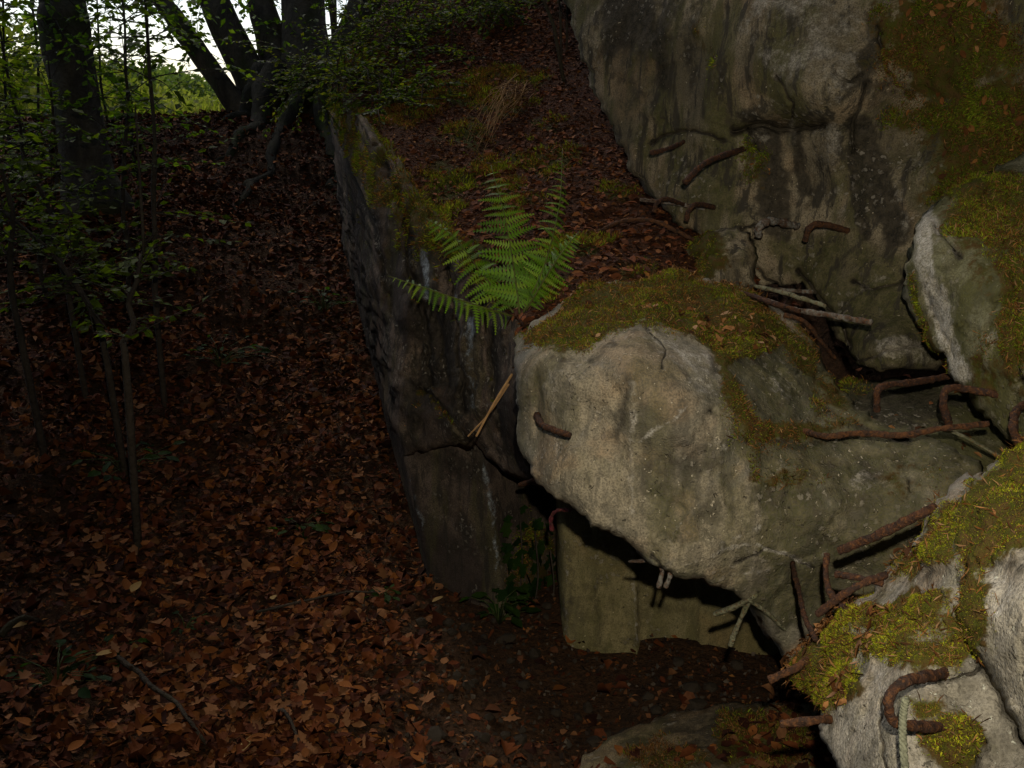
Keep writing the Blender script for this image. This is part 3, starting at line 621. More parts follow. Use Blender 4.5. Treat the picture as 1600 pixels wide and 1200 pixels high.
# --- right hand slab ---
right = block('tilted_slab', [(1412, 470), (1418, 410), (1430, 360), (1455, 328), (1490, 305), (1540, 272), (1620, 235), (1800, 200), (1800, 800), (1700, 745), (1600, 705), (1560, 668), (1520, 625), (1485, 585), (1458, 540), (1430, 505)],
    [(1412, 470, 2.2), (1430, 360, 2.16), (1455, 420, 2.02), (1490, 305, 2.22), (1480, 520, 2.0), (1500, 600, 1.97), (1540, 272, 2.26), (1600, 400, 1.93), (1600, 560, 1.8), (1600, 690, 1.84), (1520, 480, 1.92), (1800, 400, 1.65), (1800, 800, 1.6), (1620, 235, 2.2), (1800, 200, 2.1)],
    M['conc_green'], 'mossy tilted slab with a pale broken edge at the right border', 'concrete slab', step=5, rnd=8, rdepth=.035, facet=.015, edge_jit=7, amp=.012, ext=(.5, 1, .05), T=.45, shrink=.95,
    cracks=[([(1580, 430), (1590, 480), (1592, 560), (1600, 600)], 3.5, .03), ([(1440, 330), (1480, 380), (1500, 400)], 6, .02), ([(1450, 470), (1490, 560)], 4, .012)],
    masks=[('B', 'l', [(1445, 340), (1442, 400), (1455, 440), (1475, 500), (1500, 590)], 17, .8), ('B', 'e', 1480, 390, 40, 30, .36), ('B', 'e', 1558, 530, 18, 14, .6), ('B', 'e', 1470, 360, 16, 12, .5),
           ('R', 'e', 1560, 340, 80, 80, .85), ('R', 'e', 1500, 300, 40, 24, .7), ('R', 'e', 1595, 480, 40, 110, .85), ('R', 'e', 1540, 580, 40, 60, .5), ('R', 'e', 1530, 450, 26, 50, .45), ('R', 'e', 1700, 500, 100, 250, .7), ('R', 'l', [(1425, 430), (1440, 500), (1480, 580)], 8, .5)],
    moss_n=90000, moss_kw=dict(length=.012, width=.002, brown_frac=.12, green=MOSS_COL + [(.13, .17, .01), (.2, .24, .015)]))

# --- near blocks bottom right ---
FLASH_LIT_MOSS = [(.30, .32, .012), (.38, .38, .018), (.22, .21, .012), (.34, .26, .03)]  # near moss coloured brighter: the stronger flash up close is put into the colour
near1 = block('mossy_broken_block', [(1530, 740), (1500, 752), (1470, 788), (1442, 822), (1420, 862), (1382, 902), (1352, 932), (1295, 978), (1272, 1010), (1228, 1040), (1248, 1064), (1282, 1108), (1284, 1150), (1306, 1200), (1330, 1300), (1680, 1300), (1620, 1190), (1590, 1140), (1560, 1090), (1530, 1040), (1510, 1000), (1520, 900)],
    [(1530, 740, 1.5), (1470, 790, 1.46), (1420, 862, 1.5), (1352, 932, 1.52), (1272, 1010, 1.6), (1228, 1040, 1.68), (1248, 1064, 1.62), (1282, 1120, 1.45), (1400, 1000, 1.32), (1450, 880, 1.36), (1500, 960, 1.24), (1350, 1060, 1.34), (1420, 1080, 1.2), (1350, 1150, 1.26), (1330, 1300, 1.2), (1450, 1180, 1.15), (1560, 1110, 1.16), (1620, 1220, 1.1), (1480, 1060, 1.2), (1500, 1300, 1.08)],
    M['conc_near'], 'broken block in the bottom right corner, moss and litter on top, hooked bar in front', step=5, rnd=10, rdepth=.035, facet=.008, ffreq=13, edge_jit=6, amp=.009, freq=11, ext=(.5, .9, -.42), T=.7, shrink=.9, bigamp=.012,
    cracks=[([(1380, 1090), (1375, 1150), (1390, 1220)], 4, .008), ([(1470, 1065), (1520, 1050), (1550, 1040)], 5, .02)],
    masks=[('R', 'p', [(1530, 740), (1470, 780), (1420, 850), (1300, 960), (1230, 1030), (1270, 1100), (1310, 1075), (1345, 1030), (1390, 1035), (1440, 1055), (1500, 1050), (1525, 1000), (1500, 900)], .74), ('R', 'e', 1310, 1070, 36, 40, .95), ('R', 'e', 1400, 900, 40, 20, -.5), ('R', 'e', 1360, 990, 30, 14, -.4), ('B', 'e', 1400, 905, 26, 14, .4), ('R', 'e', 1480, 1160, 46, 50, .75), ('R', 'e', 1440, 1100, 36, 22, .6), ('G', 'e', 1450, 870, 26, 30, .5), ('R', 'e', 1470, 900, 24, 20, -.9), ('R', 'e', 1375, 920, 24, 16, -.7),
           ('B', 'l', [(1370, 1040), (1380, 1080)], 11, .6), ('B', 'e', 1350, 1140, 40, 40, .25), ('B', 'e', 1475, 1056, 10, 6, .9), ('B', 'l', [(1500, 985), (1525, 1025)], 8, .45), ('G', 'e', 1500, 1180, 40, 50, .55), ('G', 'e', 1400, 1150, 10, 40, .3)],
    moss_n=230000, moss_kw=dict(length=.0075, width=.0015, brown_frac=.12, needles=.02, green=FLASH_LIT_MOSS + MOSS_COL[:2]))
near2 = block('cracked_pale_block', [(1492, 800), (1510, 768), (1550, 732), (1600, 706), (1680, 680), (1800, 670), (1800, 1320), (1690, 1320), (1640, 1220), (1602, 1160), (1565, 1085), (1532, 1030), (1508, 985), (1498, 930), (1490, 870)],
    [(1492, 820, 1.36), (1550, 735, 1.4), (1600, 710, 1.42), (1680, 690, 1.4), (1508, 960, 1.22), (1560, 850, 1.2), (1600, 800, 1.24), (1600, 950, 1.06), (1560, 1050, 1.12), (1602, 1150, 1.08), (1800, 700, 1.3), (1800, 1000, 1.0), (1800, 1320, .95), (1690, 1300, 1.0)],
    M['conc_near'], 'pale cracked block at the right border below, with bright moss on its shoulder', step=5, rnd=9, rdepth=.03, facet=.008, ffreq=13, edge_jit=6, amp=.009, freq=11, ext=(.5, .9, -.5), T=.7, shrink=.9, bigamp=.012,
    masks=[('R', 'p', [(1492, 800), (1510, 760), (1600, 695), (1800, 660), (1800, 830), (1600, 860), (1560, 885), (1540, 900), (1540, 990), (1560, 1010), (1530, 1010), (1500, 950)], 1.0), ('R', 'e', 1535, 960, 26, 50, .9), ('B', 'e', 1565, 930, 22, 32, .6), ('B', 'e', 1590, 1040, 40, 60, .22), ('G', 'e', 1555, 880, 40, 14, .5)],
    moss_n=190000, moss_kw=dict(length=.007, width=.0014, brown_frac=.06, needles=.015, green=MOSS_COL + FLASH_LIT_MOSS))

low = block('low_concrete_slab', [(898, 1230), (908, 1180), (955, 1148), (1040, 1118), (1130, 1098), (1220, 1092), (1300, 1100), (1400, 1130), (1400, 1330), (890, 1330)],
    [(908, 1180, 2.4), (1040, 1120, 2.5), (1220, 1095, 2.48), (1300, 1105, 2.4), (1100, 1200, 2.2), (900, 1300, 2.15), (1100, 1330, 2.0), (1400, 1330, 1.95), (1400, 1130, 2.3)], M['conc_low'],
    'low slab half buried in leaf litter at the bottom edge, left of the hooked bar', 'concrete slab', step=6, rnd=5, rdepth=.012, facet=.005, edge_jit=7, amp=.006, ext=(.1, .6, -1), T=.4, shrink=.95, bigamp=.003,
    masks=[('R', 'e', 1200, 1160, 90, 60, .75), ('R', 'e', 1050, 1190, 80, 30, .5), ('A', 'e', 960, 1170, 90, 60, .3), ('G', 'e', 1150, 1150, 120, 60, .6)], moss_n=14000, moss_kw=dict(length=.016, width=.003, brown_frac=.6, needles=.15))

def rough_base(parent, x0, x1, y0, y1, z1):
    q = np.array([[x0, y0], [x1, y0], [x1, y1], [x0, y1]]); V = []
    for z in np.linspace(-.1, z1, 8):
        for a, b_ in zip(q, np.roll(q, -1, 0)):
            for t in np.linspace(0, 1, 6)[:-1]: V.append([*(a + (b_ - a) * t), z])
    V = np.array(V); V += fbm(V, 6, 3)[:, None] * .03; n = 20; i = np.arange(7)[:, None] * n; j = np.arange(n)[None]; k = (j + 1) % n
    Fc = np.stack([i + j, i + k, i + n + k, i + n + j], -1).reshape(-1, 4); V = np.vstack([V, V[-n:].mean(0)])
    Fc = np.vstack([np.vstack([Fc[:, [0, 1, 2]], Fc[:, [0, 2, 3]]]), np.stack([7 * n + np.arange(n), 7 * n + (np.arange(n) + 1) % n, np.full(n, len(V) - 1)], -1)])
    mesh('base', V, Fc, M['conc_near'], parent, attrs={'mask': np.zeros((len(V), 4))})
rough_base(near1, .52, .66, .88, 1.3, .68); rough_base(near2, .68, 1.1, .7, 1.25, .74)

# --- steel bars, each a part of the block that holds it ---
bar(main, [(838, 648, 2.04), (848, 664, 1.93), (868, 672, 1.86), (891, 680, 1.84)], .0085)
bar(main, [(1048, 655, 1.9), (1058, 666, 1.86), (1064, 672, 1.86)], .006, 'rust_or')
bar(main, [(1250, 672, 2.02), (1292, 682, 1.95), (1340, 677, 1.93), (1410, 680, 1.89), (1470, 670, 1.87), (1545, 662, 1.87)], .0078, 'rust_or')
bar(main, [(1370, 642, 1.99), (1371, 612, 1.97), (1384, 602, 1.98), (1430, 597, 2.03), (1492, 586, 2.12)], .0095, 'rust')
bar(right, [(1482, 662, 1.9), (1474, 630, 1.88), (1480, 608, 1.88), (1512, 608, 1.89), (1560, 617, 1.87), (1602, 622, 1.86)], .0095, 'rust')
bar(ledge, [(1470, 668, 1.96), (1505, 682, 1.96), (1545, 703, 1.95), (1590, 730, 1.93)], .014, 'green_bar', flat=.3)
bar(right, [(1618, 700, 1.7), (1592, 690, 1.71), (1583, 665, 1.72), (1590, 640, 1.75), (1612, 628, 1.8)], .009, 'rust')
bar(ledge, [(1150, 455, 2.5), (1185, 466, 2.36), (1235, 482, 2.25), (1300, 493, 2.2), (1362, 504, 2.14)], .0085, 'lime')
bar(upper, [(1180, 447, 2.56), (1230, 459, 2.46), (1290, 478, 2.38)], .007, 'green_bar')
bar(upper, [(1205, 452, 2.66), (1270, 456, 2.6)], .007, 'lime')
bar(ledge, [(1225, 492, 2.33), (1258, 503, 2.33), (1284, 535, 2.38), (1305, 560, 2.44)], .007, 'rust_or')
bar(main, [(1165, 458, 2.42), (1205, 473, 2.27), (1250, 486, 2.22)], .008, 'rust')
bar(upper, [(1165, 232, 2.74), (1130, 243, 2.62), (1100, 256, 2.56), (1070, 285, 2.52)], .0105)
bar(upper, [(1068, 222, 2.86), (1045, 232, 2.78), (1018, 239, 2.74)], .0085)
bar(upper, [(1000, 312, 2.85), (1040, 316, 2.83), (1080, 322, 2.82), (1115, 330, 2.84)], .007, 'lime')
bar(upper, [(1022, 331, 2.74), (1027, 317, 2.73), (1042, 311, 2.75), (1075, 322, 2.84)], .0085)
bar(upper, [(1072, 345, 2.7), (1077, 328, 2.69), (1090, 319, 2.71), (1118, 325, 2.8)], .0095)
bar(bank, [(935, 362, 2.95), (975, 345, 2.84), (1020, 345, 2.8), (1055, 360, 2.8), (1090, 378, 2.82)], .008, 'rust_or')
bar(upper, [(1184, 369, 2.6), (1189, 352, 2.58), (1208, 345, 2.6), (1245, 354, 2.68)], .0125, 'lime', namp=.004)
bar(upper, [(1258, 376, 2.55), (1264, 358, 2.53), (1282, 350, 2.54), (1332, 362, 2.6)], .011, 'rust_or')
bar(main, [(985, 877, 2.02), (1008, 876, 1.98), (1032, 870, 1.95)], .0095, 'lime', flat=.5)
bar(main, [(1026, 866, 1.95), (1034, 890, 1.94), (1029, 918, 1.95)], .0075, 'lime')
bar(main, [(1050, 885, 1.95), (1046, 903, 1.94), (1040, 917, 1.95)], .0075, 'lime')
bar(main, [(1121, 958, 2.06), (1150, 947, 2.02), (1180, 930, 1.98)], .018, 'green_bar', flat=.45)
bar(main, [(1172, 935, 2.0), (1155, 972, 2.03), (1140, 1008, 2.06)], .0075, 'green_bar')
bar(main, [(1168, 936, 1.99), (1195, 955, 2.02), (1224, 982, 2.06)], .014, 'green_bar', flat=.45)
bar(main, [(862, 828, 2.35), (862, 808, 2.32), (872, 797, 2.28), (892, 797, 2.24)], .006, 'pink', name='bent_bar', label='bent bar with pink paint under the block')
bar(wall, [(812, 758, 2.75), (830, 752, 2.65), (850, 744, 2.5)], .009, 'rust_or')
bar(near1, [(1460, 792, 1.47), (1440, 802, 1.46), (1380, 832, 1.5), (1312, 861, 1.56)], .0095)
bar(near1, [(1292, 866, 1.66), (1290, 890, 1.64), (1294, 918, 1.62), (1306, 938, 1.58), (1325, 955, 1.52)], .0072)
bar(near1, [(1380, 912, 1.49), (1350, 904, 1.5), (1306, 897, 1.53)], .007)
bar(near1, [(1385, 898, 1.49), (1352, 910, 1.48), (1318, 930, 1.49), (1277, 960, 1.52)], .0078)
bar(near1, [(1238, 880, 1.93), (1247, 920, 1.8), (1258, 965, 1.68), (1275, 1000, 1.58)], .0062)
bar(near1, [(1262, 1030, 1.58), (1240, 1045, 1.56), (1202, 1062, 1.57)], .0085, 'rust_or')
bar(near1, [(1300, 1122, 1.4), (1275, 1126, 1.36), (1220, 1131, 1.38)], .0075, 'rust_or')
bar(near1, [(1485, 1050, 1.22), (1452, 1056, 1.15), (1422, 1062, 1.115), (1397, 1078, 1.1), (1388, 1100, 1.095), (1396, 1124, 1.1), (1420, 1134, 1.11), (1478, 1136, 1.16)], .0082, 'rust', seg=12, label='bent hook of rusty bar')

# ------------------------------------------------------------------ cord on the hook
s = spline(np.array([(1415, 1092, 1.075), (1411, 1120, 1.078), (1411, 1160, 1.07), (1416, 1230, 1.05), (1418, 1330, 1.04)]), 90)
path = P(s[:, 0], s[:, 1], s[:, 2])
strands = []
for k in range(3):
    a = np.arange(90) * .55 + k * 2 * np.pi / 3
    strands.append(tube_geo(path + (np.cos(a)[:, None] * RT + np.sin(a)[:, None] * FW) * .0021, np.full(90, .0025), 6))
V, T_ = merge(strands)
tag(mesh('hanging_cord', V, T_, M['cord']), 'thin twisted grey-green cord hanging from the bent hook of bar', 'cord')

# ------------------------------------------------------------------ fallen leaves
DEAD = [(.12, .036, .011), (.085, .024, .009), (.20, .070, .018), (.055, .017, .008), (.04, .013, .007), (.10, .03, .011), (.19, .085, .035), (.03, .012, .007), (.13, .05, .022)]
def frame_px(p):
    r = p - CAM; d = r @ FW; return 800 + F * (r @ RT) / d, 600 - F * (r @ UP) / d, d
NL = 84000
y = 1.75 + 8.0 * rng.random(NL) ** 1.3; x = -.5 - (.62 * y + .5) * rng.random(NL) + (1.9) * rng.random(NL)
dens = np.ones(NL)
dens *= np.where(y < 3.7, np.clip(1 - (x + .6) / .45, .035, 1), 1.)               # sparse on the rubble by the inner wall
dens *= np.where(x < -.55 * y + .25, .6, 1.)
dens *= np.clip(.75 + .6 * fbm(np.c_[x, y, x * 0], 1.1, 3), .12, 1.)
keep = rng.random(NL) < dens; x, y = x[keep], y[keep]; n = len(x)
lift = rng.random(n) ** 2 * .035
pos = np.c_[x, y, gzn(x, y) + .004 + lift]
Xd = np.c_[unit(n)[:, :2], rng.normal(0, .22, n)]; Zd = np.c_[rng.normal(0, .38, (n, 2)), np.ones(n)]
size = .02 + .036 * rng.random(n) ** 1.4; curl = rng.normal(0, .6, n)
col = pick(DEAD, n, .3)
fx, fy, fd = frame_px(pos); vis = (fx > 10) & (fx < 900) & (fy < 1190) & (fy > 300)
score = np.where(vis, size / fd, 0) * (.5 + lift / .035)
top = np.argsort(-score)[:290]; rest = np.setdiff1d(np.arange(n), top)
# lobed and plain leaf outlines
def leaf_outline(kind):
    t = np.linspace(0, 1, 9)
    if kind == 0: wv = .30 * np.sin(np.pi * t ** .85) ** .8
    elif kind == 1: wv = .22 * np.sin(np.pi * t ** .8) * (1 + .35 * np.sin(t * 22))
    else: wv = .40 * np.sin(np.pi * t ** .8) * (1 + .45 * np.cos(t * 16 + 1))
    wv[0] = .012; wv[-1] = 0.0
    L = np.c_[t, wv, .10 * wv + .0 * t]; R_ = np.c_[t, -wv, .10 * wv]; Mi = np.c_[t, 0 * t, -.03 * np.sin(np.pi * t)]
    return np.vstack([L, Mi, R_]), 9
def leaf_faces(n):
    f = []
    for i in range(n - 1):
        for a in (0, n): f += [[a + i, a + n + i, a + n + i + 1], [a + i, a + n + i + 1, a + i + 1]]
    return np.array(f)
TM = [leaf_outline(k)[0] for k in range(3)]; TF = leaf_faces(9)
parts = []; cols = []
for k in range(3):
    idx = rest[(rest % 3) == k] if k else rest[(rest % 3) == 0]
    g = leaves_geo(pos[idx], Xd[idx], Zd[idx], size[idx], LT if k == 0 else LT * np.array([1, 1.25 + .2 * k, 1.6]), LF, curl[idx]); parts.append(g); cols.append(np.repeat(col[idx], len(LT), 0))
V, T_ = merge(parts)
tag(mesh('leaf_litter', V, T_, M['dead'], smooth=False, attrs={'col': np.vstack(cols)}), 'brown and orange fallen leaves covering the path', 'leaf litter', kind='stuff')
xr = rng.uniform(.9, 6, 16000); yr = rng.uniform(-1.5, 7, 16000)
V, T_ = leaves_geo(np.c_[xr, yr, gzn(xr, yr) + .006 + .02 * rng.random(16000)], np.c_[unit(16000)[:, :2], rng.normal(0, .3, 16000)], np.c_[rng.normal(0, .4, (16000, 2)), np.ones(16000)], rng.uniform(.03, .06, 16000), LT, LF, rng.normal(0, .6, 16000))
tag(mesh('leaf_litter', V, T_, M['dead'], ground, smooth=False, attrs={'col': np.repeat(pick(DEAD, 16000, .3), len(LT), 0)}), kind='stuff')
variants = []
for k in range(16):
    t = TM[k % 3].copy(); cz = rng.normal(0, .3); t[:, 2] += cz * (t[:, 0] - .5) ** 2 + abs(rng.normal(0, 1.2)) * t[:, 1] ** 2; t[:, 1] += .12 * rng.normal() * t[:, 0] ** 2
    c = pick(DEAD[:3] + DEAD[5:7] + ([(.42, .3, .14)] if k in (3, 9) else []), 1, .25)
    if k in (3, 9): c = np.array([[.30, .19, .07]])
    o = mesh('leaf', t, TF, M['dead'], smooth=True, attrs={'col': np.repeat(c, len(t), 0)})
    variants.append(o.data); bpy.data.objects.remove(o)
from mathutils import Matrix
def basis(p, X, Z, s):
    X = Vector(X).normalized(); Y = Vector(Z).cross(X).normalized(); Zn = X.cross(Y)
    m_ = Matrix((X * s, Y * s, Zn * s)).transposed().to_4x4(); m_.translation = Vector(p); return m_
for j, i in enumerate(top):
    me = variants[[0, 1, 2, 4, 5, 6, 7, 8, 10, 11, 12, 13, 14, 15][int(rng.integers(0, 14))]] if j % 41 else variants[3]
    o = bpy.data.objects.new('leaf', me); C.objects.link(o); o.parent = ground
    o.matrix_basis = basis(pos[i] + [0, 0, .008], Xd[i], Zd[i], size[i])

def surf_leaves(o, count, smin, smax, wfun, cols, name, lift=.006, tilt=.5, fac=(0, 1)):
    V, T_, mk = o_data[o.name]; cen = V[T_].mean(1)
    pos, nr = tri_sample(V, T_, wfun(cen, mk[T_].mean(1)), count)
    nr = nr * np.sign(nr[:, 2:3] + 1e-9)
    X = np.cross(nr, unit(count)); Z = nr + unit(count) * tilt
    sz = rng.uniform(smin, smax, count)
    V2, T2 = leaves_geo(pos + nr * lift, X, Z, sz, LT, LF, rng.normal(0, .4, count))
    tag(mesh(name, V2, T2, M['dead'], o, smooth=False, attrs={'col': np.repeat(pick(cols, count, .3), len(LT), 0)}), kind='stuff')
up_w = lambda c, m: np.ones(len(c))
surf_leaves(bank, 8000, .012, .042, lambda c, m: np.clip(1.1 - m[:, 0], .1, 1) * (c[:, 1] < 6) * np.clip(fbm(c, 2.2, 2) + .6, .05, 1), [(.16, .05, .018), (.11, .036, .013), (.07, .025, .011), (.22, .085, .03)], 'leaf_litter')
surf_leaves(near1, 420, .008, .026, lambda c, m: np.clip(m[:, 0] - .4, 0, 1) * np.clip(fbm(c, 6, 2) - .0, 0, 1), BROWN + [(.34, .18, .09)], 'leaf_litter', .01)
surf_leaves(main, 260, .008, .024, lambda c, m: np.clip(m[:, 0] - .3, 0, 1) * np.clip(fbm(c, 6, 2), 0, 1), BROWN + [(.34, .2, .1)], 'leaf_litter', .01)
surf_leaves(low, 2600, .02, .05, lambda c, m: np.clip(fbm(c, 4, 2) + .35 + 1.2 * (c[:, 0] - .45), 0, 1), DEAD, 'leaf_litter', .008)
surf_leaves(upper, 260, .01, .03, lambda c, m: np.clip(m[:, 0] - .4, 0, 1), BROWN, 'leaf_litter', .01)
surf_leaves(ledge, 160, .01, .03, lambda c, m: np.clip(fbm(c, 5, 2), 0, 1), BROWN + [(.3, .12, .05)], 'leaf_litter', .01)

def crumbs(pos, n, parent=None):
    V, T_ = leaves_geo(pos, unit(n) * [1, 1, .3], unit(n) * .6 + [0, 0, 1], rng.uniform(.008, .028, n), LT4 * np.array([1, .8, 2]), LF4)
    return mesh('litter_crumbs', V, T_, M['dead'], parent, smooth=False, attrs={'col': np.repeat(pick(DEAD + BROWN[:3], n, .4), 4, 0)})
V0, T0, mk0 = o_data[bank.name]; ct = V0[T0].mean(1)
pb, nb_ = tri_sample(V0, T0, (ct[:, 1] < 6.3).astype(float), 42000); tag(crumbs(pb + nb_ * .004, 42000, bank), kind='stuff')
yc = 1.8 + 7.6 * rng.random(60000) ** 1.5; xc = -.5 - (.62 * yc + .5) * rng.random(60000) + 1.9 * rng.random(60000)
kc = (yc > 3.7) | (xc < -.35) | (rng.random(60000) < .3); xc, yc = xc[kc], yc[kc]
tag(crumbs(np.c_[xc, yc, gzn(xc, yc) + .004], len(xc), ground), kind='stuff')

# ------------------------------------------------------------------ rubble at the foot of the walls
stones = []
for k in range(5):
    u = unit(60); r = 1 + .35 * fbm(u * 1.0 + k * 9, 1.6, 3)
    import bmesh
    bm = bmesh.new()
    for p_ in u * r[:, None] * np.array([1, .8, .55]): bm.verts.new(p_)
    bmesh.ops.convex_hull(bm, input=bm.verts); 
    for v_ in [v_ for v_ in bm.verts if not v_.link_faces]: bm.verts.remove(v_)
    me = bpy.data.meshes.new('stone'); bm.to_mesh(me); bm.free(); me.materials.append(M['stone']); stones.append(me)
for k in range(70):
    x = rng.uniform(-.3, .75); y = rng.uniform(2.35, 3.05); s = rng.uniform(.008, .028) * (1.4 if k % 9 == 0 else 1)
    o = bpy.data.objects.new('stone', stones[k % 5]); C.objects.link(o); o.parent = ground
    o.location = (x, y, float(gzn(np.array([x]), np.array([y]))[0]) + s * .2); o.rotation_euler = (rng.normal(0, .3), rng.normal(0, .3), rng.uniform(0, 6)); o.scale = (s, s, s)
pos = np.c_[rng.uniform(-.5, .9, 3000), rng.uniform(2.1, 3.1, 3000)]; pos = np.c_[pos, gzn(pos[:, 0], pos[:, 1]) + .003]
V, T_ = leaves_geo(pos, unit(3000), unit(3000), rng.uniform(.006, .022, 3000), LT4 * np.array([1, 1.4, 3]), LF4)
tag(mesh('rubble', V, T_, M['dead'], smooth=False, attrs={'col': np.repeat(pick([(.05, .04, .03), (.09, .07, .05), (.03, .02, .015), (.12, .05, .02)], 3000), 4, 0)}), 'dark grit and leaf crumbs at the foot of the sheltered wall', 'rubble', kind='stuff')

# ------------------------------------------------------------------ fern
fern = empty('fern', P(808, 492, 2.45)); fb = np.array(fern.location)
tag(fern, 'bright green fern with spreading fronds growing at the edge of the soil bank', 'fern')
def pinna_mesh(k):
    n = 11; t = np.linspace(0, 1, n); env = .19 * (1 - t) ** .6; V = []; Fc = []
    for i in range(n):
        V.append((t[i], 0, -.32 * t[i] ** 2)); 
    for sgn in (1, -1):
        for i in range(n - 1):
            a, b_ = i, i + 1; tm = (t[i] + t[i + 1]) / 2
            tip = len(V); V.append((tm + .05, sgn * env[i], .03 - .32 * tm ** 2 - .02 * k)); Fc.append((a, b_, tip) if sgn < 0 else (b_, a, tip))
            if i % 2 == 0: pass
    V = np.array(V); c = np.repeat([[.10, .20, .008], [.12, .23, .010], [.07, .14, .008], [.17, .26, .018]][k:k + 1], len(V), 0)
    o = mesh('leaflet', V, np.array(Fc), M['fern'], smooth=False, attrs={'col': c}); me = o.data; bpy.data.objects.remove(o); return me
PM = [pinna_mesh(k) for k in range(4)]
def frond(pts, hw, N0, pairs=24, droop=.1, fwd=.35, side_scale=(1, 1)):
    s = spline(np.array(pts, float), 30); path = P(s[:, 0], s[:, 1], s[:, 2])
    V, T_ = tube_geo(path - fb, np.linspace(.0028, .0008, 30), 6)
    fr = mesh('frond', V, T_, M['fern'], fern, attrs={'col': np.tile([[.09, .10, .02]], (len(V), 1))})
    T3 = np.gradient(path, axis=0); T3 /= np.linalg.norm(T3, axis=1)[:, None]
    for j in range(pairs):
        t = .06 + .93 * j / pairs; f = t * 29; i = int(f); p = path[i] + (path[min(i + 1, 29)] - path[i]) * (f - i)
        prof = min(1, (.35 + t * 2.6)) * (1 - t) ** .75 + .06
        N1 = N0 - T3[i] * (N0 @ T3[i]); N1 /= np.linalg.norm(N1); S = np.cross(T3[i], N1)
        for q, sg in enumerate((1, -1)):
            L = hw * prof * rng.uniform(.72, 1.15) * side_scale[q] * (1 if rng.random() > .05 else .45)
            X = S * sg * .92 + T3[i] * (fwd + rng.normal(0, .06)) - np.array([0, 0, 1]) * droop * rng.uniform(.3, 1.8) + N1 * rng.normal(0, .1)
            Z = N1 + unit(1)[0] * .38
            o = bpy.data.objects.new('leaflet', PM[int(rng.integers(0, 4))]); C.objects.link(o); o.parent = fr
            o.matrix_basis = basis(p - fb, X, Z, L)
Nf = -FW * .75 + UP * .6
frond([(812, 490, 2.44), (803, 420, 2.46), (788, 335, 2.5), (767, 258, 2.58)], .125, Nf, 20, .08)
frond([(818, 488, 2.46), (852, 410, 2.44), (874, 320, 2.5), (879, 232, 2.6)], .07, Nf * .8 + RT * .5, 26, .25, .3)
frond([(800, 494, 2.42), (735, 474, 2.33), (670, 452, 2.28), (606, 431, 2.28)], .075, Nf * .9 + np.array([0, 0, .3]), 19, .3, .2)
frond([(802, 488, 2.48), (755, 430, 2.52), (710, 372, 2.55), (664, 340, 2.56)], .10, Nf * .8 + np.array([-.2, 0, .4]), 18, .3)
frond([(822, 485, 2.42), (858, 425, 2.36), (885, 385, 2.33), (905, 362, 2.33)], .06, Nf, 18, .25)

# ------------------------------------------------------------------ sticks, straw and seedlings
def stick(name, pts, r0, r1, material, label, cat, n=20):
    s = spline(np.array(pts, float), n); V, T_ = tube_geo(P(s[:, 0], s[:, 1], s[:, 2]), np.linspace(r0, r1, n), 6, r0 * .15, 40)
    return tag(mesh(name, V, T_, M[material]), label, cat)
stick('dry_stalk', [(800, 585, 2.35), (772, 630, 2.3), (744, 682, 2.28)], .0032, .0026, 'straw', 'longer broken straw-coloured stalk leaning in the gap beside the big block', 'stalk')
stick('dry_stalk', [(795, 600, 2.38), (765, 645, 2.36), (731, 682, 2.34)], .0026, .002, 'straw', 'thinner brown stalk just behind the leaning straw-coloured one', 'stalk')
def gp(px, py):
    """point of the ground sheet seen at a pixel of the photograph"""
    d = np.linspace(1.5, 14, 600); p = P(np.full(600, px), np.full(600, py), d); h = p[:, 2] - gzn(p[:, 0], p[:, 1]); k = np.argmax(h < 0); return p[k]
def ground_stick(pa, pb, r, label, arch=.03):
    a, b_ = gp(*pa), gp(*pb); n = 16; t = np.linspace(0, 1, n)[:, None]; p = a * (1 - t) + b_ * t; p[:, 2] = gzn(p[:, 0], p[:, 1]) + .03 + arch * np.sin(np.pi * t[:, 0]); p[:, :2] += fbm(p * 1.0, 5, 2)[:, None] * .015
    V, T_ = tube_geo(p, np.linspace(r, r * .5, n), 7, r * .2, 30); tag(mesh('fallen_twig', V, T_, M['twig']), label, 'twig')
ground_stick((180, 1040), (325, 1185), .009, 'dark fallen twig lying on the leaves at the lower left')
ground_stick((400, 975), (600, 945), .005, 'thin twig lying across the leaves left of the wall foot')
ground_stick((430, 1130), (470, 1190), .006, 'short twig on the leaves at the bottom edge')
ground_stick((0, 1010), (60, 985), .012, 'thick stick end poking in at the left border')
# dead grass tuft on the bank
parts = []
tb = P(812, 140, 4.25)
for k in range(34):
    u_ = rng.random(); e = P(705 + 60 * u_ + rng.normal(0, 14), 262 - 55 * u_ + rng.normal(0, 16), rng.uniform(3.62, 3.95)); e = tb + (e - tb) * rng.uniform(.35, 1)
    m_ = (tb + e) / 2 + np.array([rng.normal(0, .02), -.02, rng.uniform(.0, .09)]); s_ = spline(np.array([tb + rng.normal(0, .025, 3), m_, e]), 10); s_[1:] += np.cumsum(rng.normal(0, .006, (9, 3)), 0)
    parts.append(tube_geo(s_, np.linspace(.0021, .0008, 10), 4))
V, T_ = merge(parts); tag(mesh('dead_grass_tuft', V, T_, M['straw']), 'bleached dead grass tuft drooping over the soil bank behind the fern', 'grass tuft')

